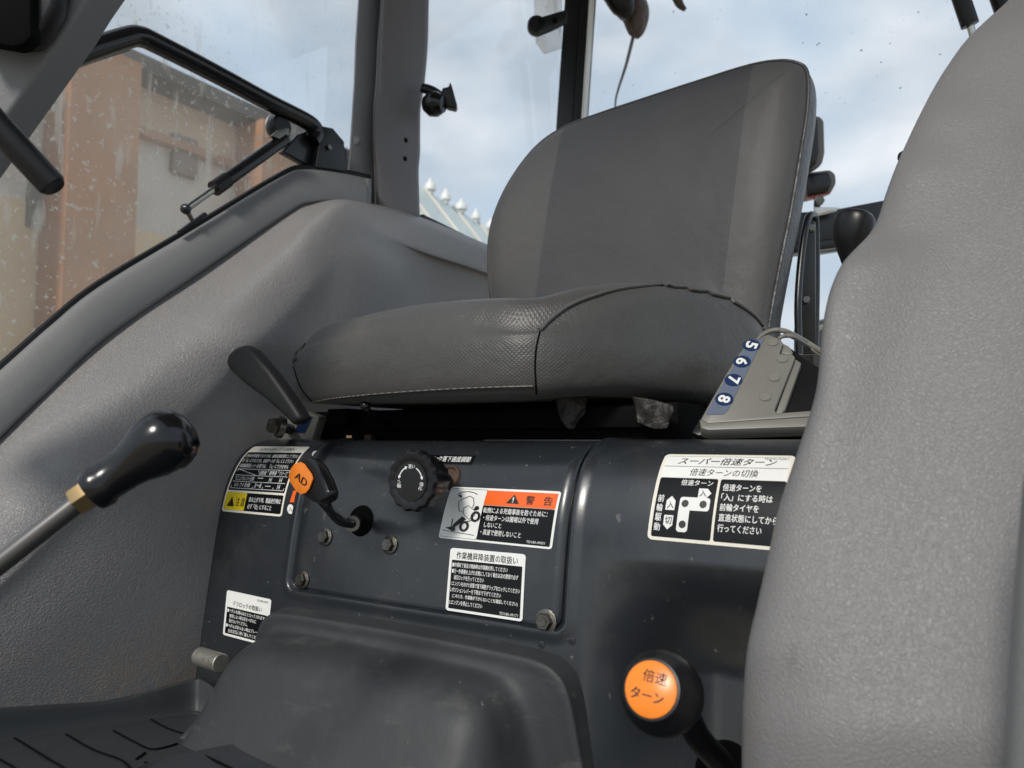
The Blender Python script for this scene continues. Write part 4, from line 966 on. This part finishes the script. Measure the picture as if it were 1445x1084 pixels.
# backrest
def YB(z): return 1.215 + .13 * (z - .2)
def onback(px, py):
    y = 1.25
    for _ in range(4): p = PY(px, py, y); y = YB(p.z)
    return PY(px, py, y)
bo = [(708, 500), (697, 440), (691, 390), (692, 335), (703, 293), (725, 250), (758, 208), (797, 181), (850, 161), (910, 141), (990, 115), (1055, 95), (1095, 88), (1122, 90), (1138, 103), (1139, 150), (1128, 225), (1115, 300), (1100, 375), (1087, 445), (1080, 500), (1000, 520), (880, 525), (780, 520)]
B0 = [onback(*q) for q in bo]; mB = len(B0); cB = sum(B0, Vector()) / mB
def insB(i, d):
    t = (B0[(i + 1) % mB] - B0[i - 1]).normalized(); n_ = Vector((0, 1, .0)).cross(t).normalized()
    if n_.dot(cB - B0[i]) < 0: n_ = -n_
    return B0[i] + n_ * d
def rB(d, dy): return [insB(i, d) + Vector((0, dy, 0)) for i in range(mB)]
def rCB(f, dy): return [cB + (B0[i] - cB) * f + Vector((0, dy, 0)) for i in range(mB)]
front = [rB(.0, 0.0), rB(.004, -.010), rB(.014, -.020), rB(.036, -.029), rB(.065, -.033), rCB(.48, -.034), rCB(.22, -.034), rCB(.01, -.034)]
mbk = grid_bm(front, 5, 4, closed=True)
mbk.verts.ensure_lookup_table(); mbk.faces.new(mbk.verts[-(mB * 5):])
for _ in range(14): bmesh.ops.smooth_vert(mbk, verts=mbk.verts[mB * 5 * 6:-(mB * 5)], factor=.5, use_axis_x=True, use_axis_y=True, use_axis_z=True)
uvl = mbk.loops.layers.uv.verify()
for f in mbk.faces:
    for l_ in f.loops: l_[uvl].uv = (l_.vert.co.x, l_.vert.co.z)
# split the cloth: bolsters either side of two slanted sewing lines
LA, LB_ = onback(800, 185), onback(768, 425); RA, RB2 = onback(1066, 95), onback(1030, 400)
def side_of(p, a, b_): return (p.x - (a.x + (b_.x - a.x) * (a.z - p.z) / (a.z - b_.z)))
geom = mbk.verts[:] + mbk.edges[:] + mbk.faces[:]
for a, b_ in ((LA, LB_), (RA, RB2)):
    dirv = (b_ - a); nn = Vector((dirv.z, 0, -dirv.x)).normalized()
    geom = mbk.verts[:] + mbk.edges[:] + mbk.faces[:]
    bmesh.ops.bisect_plane(mbk, geom=geom, dist=1e-5, plane_co=a, plane_no=nn)
for f in mbk.faces:
    c_ = f.calc_center_median(); f.material_index = 1 if (side_of(c_, LA, LB_) < 0 or side_of(c_, RA, RB2) > 0) else 0
me = bm_mesh(mbk, 'backrest'); back = link('backrest', me, [M_BACK, M_BACKB], st, angle=80)
side_r = [rB(.0, 0.0), rB(-.002, .012), rB(-.004, .04), rB(.0, .075), rB(.015, .095), rB(.04, .105), rCB(.4, .11), rCB(.01, .11)]
mk('back_cover', grid_bm(side_r, 5, 4, closed=True), M_PVINYL, back, angle=80)
mk('back_piping', tube_bm(rB(-.0015, -.001)[1:21], .0032, 8, 5), M_PVINYL, back)
# steel back frame at the right
bf = [P(a, b, d_) for a, b, d_ in [(1128, 500, 1.24), (1126, 430, 1.25), (1131, 360, 1.27), (1139, 312, 1.29), (1146, 303, 1.31), (1151, 315, 1.33), (1152, 400, 1.33), (1150, 500, 1.32)]]
mk('frame_tube', tube_bm(bf, .0062, 12, 5), M_BLACKM, st)
mk('frame_plate', prism_bm([P(a, b, 1.31) for a, b in [(1131, 330), (1140, 308), (1150, 312), (1151, 500), (1126, 500)]], Vector((0, .012, 0)), .001), M_BLACKM, st)
for q in ((1142, 323), (1134, 424)):
    b = lathe_bm([(0, 0), (.0085, 0), (.0085, .008), (.006, .010), (0, .010)], P(*q, 1.30), Vector((.7, -1, 0)), 6); mk('frame_bolt', b, M_BOLT, st, angle=25)
# underside: pan, rails, hanging flaps, adjuster
mk('seat_pan', box_bm(Vector((-.62, 1.10, .03)), WX, (.50, .36, .03), .004), M_DARK, st)
mk('seat_rail', box_bm(PY(486, 588, .93) + Vector((0, .15, 0)), WX, (.042, .34, .026), .002), M_DARK, st)
mk('seat_rail', box_bm(Vector((-.42, 1.12, .012)), WX, (.042, .34, .022), .002), M_DARK, st)
mk('underseat_shade_box', box_bm(Vector((-.68, 1.11, .024)), WX, (.70, .34, .050), .002), M_DARK, st)  # seat mechanism block, widened in near-black to stand in for shade underneath
M_FLAP = mat('worn_grey_vinyl', (.022, .019, .016), .5, bump=[('noise', 60, .006)])
def flap(pxs, y, parent, name='hanging_flap'):
    rows_ = [[PY(a, b, y + random.uniform(-.006, .006)) for a, b in r] for r in pxs]
    return sheet(name, rows_, M_FLAP, parent, 4, 4, .0015)
flap([[(783, 556), (795, 558), (812, 560), (828, 562)], [(786, 575), (797, 566), (812, 572), (826, 575)], [(790, 590), (800, 592), (812, 590), (824, 583)], [(799, 602), (804, 606), (809, 604), (816, 594)]], .90, st)
flap([[(892, 560), (910, 562), (930, 566), (950, 572)], [(896, 578), (910, 580), (930, 583), (949, 582)], [(900, 594), (913, 598), (930, 601), (944, 596)], [(906, 598), (918, 602), (930, 606), (940, 603)]], .905, st)
ad = thing('seat_adjuster', 'thin black adjuster lever with a tiny ball end under the seat front', 'lever', tuple(PY(530, 600, .9)))
mk('ball', lathe_bm([(0, -.008), (.005, -.007), (.0078, -.003), (.008, .001), (.0065, .005), (.003, .008), (0, .0085)], PY(516, 573, .82), Vector((-.5, -.6, .4)), 20), M_GLOSS, ad)
mk('stem', tube_bm([PY(516, 574, .82), PY(533, 590, .87), PY(560, 608, .95)], .0035, 10), M_BLACK, ad)
for k, (a, b_) in enumerate(((494, 614), (521, 615))):
    o = thing('deck_bolt', ['brass coloured bolt head under the seat front, left of the pair', 'rusty bolt head under the seat front, right of the pair'][k], 'bolt', tuple(PY(a, 619, .92)), 'bolts on the deck')
    b = lathe_bm([(0, 0), (.012, 0), (.012, .0015), (.0088, .002), (.0088, .0085), (.0075, .0095), (0, .0095)], Vector((PY(a, 619, .92).x, .92, -.002)), Vector((0, 0, 1)), 6); mk('head', b, [M_BRASS, M_RUST][k], o, angle=25)
k3 = thing('deck_bolt', 'small yellow bolt head under the right side of the seat', 'bolt', tuple(PY(912, 619, .97)), 'bolts on the deck')
mk('head', lathe_bm([(0, 0), (.008, 0), (.008, .007), (0, .008)], Vector((PY(912, 619, .97).x, .97, -.002)), Vector((0, 0, 1)), 6), M_BRASS, k3, angle=25)

# ------------------------------------------------------------------ rubber hump over the transmission
hu = thing('tunnel_cover', 'black moulded rubber hump covering the transmission in front of the seat base', 'cover', (-.6, .66, -.42))
def hx(X0, X1, w=(0, .02, .06, .12, .3, .5, .7, .88, .94, .98, 1)): return [X0 + (X1 - X0) * k for k in w]
def hrow(x0, x1, y, z, y2=None, rnd=.03, drop=.0):
    """one row of the hump from left foot to right foot"""
    out = []; zf = -.425
    n_ = 14
    # left foot, up the side, over the top, down the right side
    pts_ = [(x0 - .035, zf), (x0 - .02, zf * .5 + z * .5), (x0 - .006, z - .03), (x0 + .012, z - .008), (x0 + .04, z)]
    pts_ += [(x0 + (x1 - x0) * t, z + .004 * math.sin(t * math.pi)) for t in (.2, .35, .5, .65, .8)]
    pts_ += [(x1 - .04, z), (x1 - .012, z - .008), (x1 + .006, z - .03), (x1 + .02, zf * .5 + z * .5), (x1 + .035, zf)]
    return [Vector((a, y, b)) for a, b in pts_]
HL, HR = -.890, -.392
rows = [hrow(HL - .004, HR + .006, .772, -.243), hrow(HL, HR, .742, -.246), hrow(HL + .003, HR - .003, .733, -.249), hrow(HL + .012, HR - .020, .731, -.262), hrow(HL + .014, HR - .050, .724, -.270),
        hrow(HL + .012, HR - .062, .70, -.276), hrow(HL + .012, HR - .066, .678, -.285), hrow(HL + .010, HR - .070, .660, -.303), hrow(HL + .004, HR - .070, .636, -.345), hrow(HL - .008, HR - .066, .606, -.39), hrow(HL - .026, HR - .062, .570, -.427)]
sheet('moulded_skin', rows, M_RUB, hu, 5, 5, .004, angle=80)

# ------------------------------------------------------------------ floor mat
fm = thing('floor_mat', 'black ribbed rubber floor mat with a raised rim along the far arch', 'mat', (-.7, .5, -.42))
def zm(y): return -.366 - .163 * (y - .45)
def MZ(px, py): return PP(px, py, (Vector((0, .45, -.3645)), Vector((0, .163, 1)).normalized()))
mk('mat_sheet', prism_bm([Vector((-1.045, .05, zm(.05) - .006)), Vector((.05, .05, zm(.05) - .006)), Vector((.05, .745, zm(.745) - .006)), Vector((-1.045, .745, zm(.745) - .006))], Vector((0, 0, .006)), .001), M_MAT, fm)
rim = [PX(-140, 1004, -1.046), PX(0, 1000, -1.046), PX(80, 995, -1.046), PX(150, 990, -1.045), PX(215, 975, -1.042), PX(270, 960, -1.038), PX(288, 960, -1.02), PX(322, 985, -.96)]
rows = [[p + Vector((-.004, .002, 0)) for p in rim], [p + Vector((.004, -.003, .0006)) for p in rim], [Vector((p.x + .007, p.y - .005, p.z * .9 + zm(p.y) * .1)) for p in rim], [Vector((p.x + .013, p.y - .010, zm(p.y) + .005)) for p in rim],
        [Vector((p.x + .018, p.y - .015, zm(p.y - .015) + .0012)) for p in rim], [Vector((p.x + .03, p.y - .022, zm(p.y - .022) + .0006)) for p in rim]]
sheet('raised_rim', rows, M_MAT, fm, 4, 2, .003, angle=50)
for pxs in ([(-60, 1040), (0, 1072), (30, 1090)], [(20, 1041), (60, 1066), (90, 1084), (110, 1100)], [(93, 1036), (130, 1057), (170, 1072), (185, 1086)], [(160, 1031), (190, 1047), (213, 1057), (238, 1053), (250, 1049)], [(213, 1015), (235, 1027), (262, 1036)], [(205, 1062), (192, 1071)]):
    mk('rib', tube_bm([MZ(a, c) for a, c in pxs], .0013, 8, squash=(1, .8)), M_DARK, fm)
fm2 = thing('front_mat', 'second ribbed rubber mat edge overlapping the foot of the hump', 'mat', (-.6, .55, -.40))
e2 = [(170, 1100, -.362), (215, 1076, -.367), (255, 1066, -.372), (330, 1052, -.377), (352, 1052, -.379), (400, 1066, -.382), (445, 1084, -.385), (520, 1100, -.39)]
r0_ = [PZ(a, b_, z) for a, b_, z in e2]
rows = [[p + Vector((0, .004, -.03)) for p in r0_], r0_, [p + Vector((.01, -.02, .002)) for p in r0_], [p + Vector((.04, -.10, .0)) for p in r0_], [p + Vector((.06, -.22, -.01)) for p in r0_]]
sheet('mat_sheet', rows, M_MAT, fm2, 5, 4, .004, angle=60)
for pxs in ([(280, 1062), (300, 1072), (325, 1084), (340, 1092)], [(205, 1076), (222, 1082), (232, 1090)]):
    mk('rib', tube_bm([PZ(a, c, -.3745) for a, c in pxs], .0015, 8, 4), M_DARK, fm2)
pg = thing('pedal_peg', 'short silver cylindrical peg sticking out between arch and rubber hump', 'peg', tuple(PY(300, 932, .70)))
A = PY(290, 930, .735); B = PY(312, 936, .69)
A = B + Vector((-.055, .005, .0))
mk('pin', tube_bm([A, A.lerp(B, .5), B - (B - A).normalized() * .001, B], [.013, .013, .013, .012], 26, smooth=False), mat('satin_steel', (.62, .60, .52), .38, metal=.85, wear=[(60, .55, (.2, .17, .12), .6, .1)]), pg)
mk('arm', box_bm(B + Vector((.0, .045, -.03)), WX, (.02, .06, .05), .003), M_BLACK, pg)

# ------------------------------------------------------------------ near fender (out of focus, right)
nf = thing('fender_cover', 'near grey grained wheel arch cover filling the right of the view', 'fender', (.1, .6, -.42))
sil = [(1570, -160, .90), (1480, -62, .88), (1424, -2, .86), (1389, 30, .84), (1362, 57, .83), (1338, 90, .82), (1318, 122, .81), (1298, 160, .79), (1279, 200, .78), (1263, 236, .76), (1249, 274, .75), (1239, 306, .74), (1226, 330, .73), (1192, 366, .70), (1175, 398, .69), (1165, 433, .68), (1159, 473, .67), (1155, 520, .66), (1149, 560, .65), (1131, 618, .64),
       (1100, 711, .63), (1085, 776, .62), (1068, 851, .61), (1055, 908, .60), (1049, 968, .597), (1046, 1042, .59), (1048, 1180, .585)]
def xsm(y):
    pts_ = [(-170, 1580), (-2, 1440), (200, 1292), (400, 1200), (600, 1140), (850, 1078), (1084, 1052), (1200, 1052)]
    for (y0, x0), (y1, x1) in zip(pts_, pts_[1:]):
        if y <= y1: return x0 + (x1 - x0) * (y - y0) / (y1 - y0)
    return 1052
rows = []
for k, (x, y, d_) in enumerate(sil):
    xe = 1720; xm = xsm(y); ds = .60 + .25 * (max(0, 1084 - y) / 1084) ** 1.3
    w = xe - xm
    rows.append([P(x + 60, y + 8, d_ + .14), P(x + 12, y + 3, d_ + .04), P(x + .5, y + 1, d_), P(x + 10, y + 1, d_ - .02), P(x * .6 + xm * .4 + 44, y + 3, d_ * .6 + ds * .4 - .050), P(xm + 120, y + 6, ds - .088),
                 P(xm + .42 * w, y + 10, ds - .117), P(xm + .62 * w, y + 14, ds - .155), P(xm + .82 * w, y + 16, ds - .20), P(xe, y + 16, ds - .25)])
def nfn(p):
    return p
sheet('arch_panel', rows, M_FENDN, nf, 6, 4, .006, angle=80)
cr_ = [(1446, 240), (1425, 330), (1410, 420)]
ge = [(1470, 560, .415), (1447, 660, .412), (1437, 760, .41), (1428, 880, .405), (1416, 1084, .40), (1410, 1200, .40)]
sheet('outer_edge', [[P(x + 6, y, d_ + .03), P(x, y, d_ + .004), P(x + 3, y, d_ - .008), P(x + 25, y, d_ - .022), P(x + 120, y, d_ - .045), P(x + 340, y, d_ - .07)] for x, y, d_ in ge], M_TRIM, nf, 4, 6, .003, angle=80)
gro = [P(1452, 560, .425), P(1440, 760, .42), P(1428, 900, .415), P(1420, 1100, .41)]

# ------------------------------------------------------------------ rear frame, grip, work lamps past the backrest
rf = thing('rear_crossbar', 'black steel crossbar behind the seat under the rear window', 'bar', tuple(P(1200, 330, 1.9)))
mk('bar', prism_bm([P(a, b, 1.85) for a, b in [(1120, 300), (1175, 296), (1260, 280), (1260, 340), (1175, 354), (1120, 358)]], FW * .06, .006), M_BLACKM, rf)
mk('lower_bar', prism_bm([P(a, b, 1.80) for a, b in [(1120, 342), (1190, 334), (1260, 328), (1260, 342), (1190, 348), (1120, 357)]], FW * .04, .006), M_BLACKM, rf)
mk('clip', prism_bm([P(a, b, 1.82) for a, b in [(1150, 292), (1185, 293), (1180, 299), (1150, 306)]], FW * .01, .001), M_CHROME, rf)
mk('bolt_end', lathe_bm([(0, 0), (.012, 0), (.012, .01), (0, .012)], P(1155, 284, 1.82), -FW, 6), M_BOLT, rf)
hgp = thing('round_grip', 'smooth round black grip rising behind the near wheel arch', 'grip', tuple(P(1205, 360, 1.0)))
mk('grip', tube_bm([P(1216, 410, 1.05), P(1205, 365, 1.05), P(1203, 335, 1.05), P(1206, 312, 1.05), P(1209, 302, 1.05), P(1210, 298.5, 1.05)], [.014, .019, .028, .0295, .023, .004], 28, 6, squash=(1, .85)), M_BLACK, hgp, angle=70)
wl = thing('work_lamp', 'rounded olive backed work lamp beside the upper seat back', 'lamp', tuple(P(1155, 240, 2.1)), 'lamps beyond the seat back')
mk('shell', prism_bm([P(a, b, 2.1) for a, b in [(1140, 162), (1158, 163), (1164, 170), (1165, 215), (1162, 230), (1154, 238), (1140, 242)]], FW * .05, .010, 3), M_OLIVE, wl)
mk('lens', prism_bm([P(a, b, 2.085) for a, b in [(1140, 167), (1154, 168), (1156, 215), (1152, 232), (1140, 238)]], FW * .02, .004, 2), M_GLOSS, wl)
wl = thing('work_lamp', 'small square black work lamp with red edge just under the olive one', 'lamp', tuple(P(1160, 258, 2.1)), 'lamps beyond the seat back')
mk('shell', prism_bm([P(a, b, 2.1) for a, b in [(1140, 243), (1172, 239), (1180, 245), (1181, 258), (1174, 272), (1140, 280)]], FW * .06, .008, 3), M_OLIVE, wl)
mk('lens', prism_bm([P(a, b, 2.085) for a, b in [(1140, 245), (1170, 242), (1175, 256), (1170, 270), (1140, 276)]], FW * .02, .006, 2), M_GLOSS, wl)
mk('red_edge', prism_bm([P(a, b, 2.095) for a, b in [(1140, 277.5), (1170, 271.5), (1172, 273.5), (1140, 281)]], FW * .02, .0), mat('red_lens', (.35, .05, .02), .3), wl)
mk('stalk', tube_bm([P(1153, 276, 2.12), P(1153, 300, 2.12)], .009, 10, smooth=False), M_BLACK, wl)
sl = thing('hook', 'tiny black hook peeking over the near wheel arch edge', 'hook', tuple(P(1270, 222, 1.2)))
mk('tip', tube_bm([P(1285, 224, 1.2), P(1274, 219, 1.2), P(1270, 226, 1.2)], [.008, .007, .004], 10), M_BLACK, sl)
rk = thing('rear_fitting', 'small chrome fitting low behind the seat frame', 'fitting', tuple(P(1160, 470, 1.5)))
mk('shelf', prism_bm([P(a, b, 1.5) for a, b in [(1146, 458), (1180, 446), (1180, 520), (1146, 520)]], FW * .1, .004), M_OLIVE, rk)
mk('chrome', tube_bm([P(1140, 474, 1.45), P(1152, 464, 1.45), P(1170, 460, 1.45)], .006, 10), M_CHROME, rk)

# ------------------------------------------------------------------ near door post and handle, upper left
np_ = thing('front_pillar', 'dark grey slanted pillar crossing the top left corner', 'pillar', tuple(P(40, 60, .9)))
A_ = [P(150, -420, .80), P(340, -420, .80), P(165, -60, .80), P(125, -2, .80), P(100, 38, .80), P(50, 108, .80), P(0, 178, .80), P(-230, 500, .80), P(-330, 430, .80)]
mk('post', prism_bm(A_, FW * .05, .006, 3), M_PIL, np_)
gc = thing('dark_console', 'dark boxy switch console in the top left corner', 'console', tuple(P(30, 20, .7)))
mk('box', prism_bm([P(a, b, .77) for a, b in [(-60, -60), (92, -60), (76, 10), (58, 42), (42, 60), (20, 62), (-60, 48)]], FW * .026, .006, 3), M_BLACK, gc)
mk('lip', prism_bm([P(a, b, .758) for a, b in [(-60, -60), (42, -60), (44, 52), (30, 63), (18, 66), (-60, 52)]], FW * .02, .005, 2), M_DARK, gc)
dh = thing('grab_bar', 'straight round black door handle ending over the dirty window', 'handle', tuple(P(40, 220, .6)))
mk('grip', tube_bm([P(-330, -190, .58), P(0, 182, .62), P(73, 261, .64), P(76, 264.5, .64)], [.0118, .0118, .0118, .0095], 28, smooth=False), M_BLACK, dh, angle=60)

# ------------------------------------------------------------------ parts far from their group origin stay as built
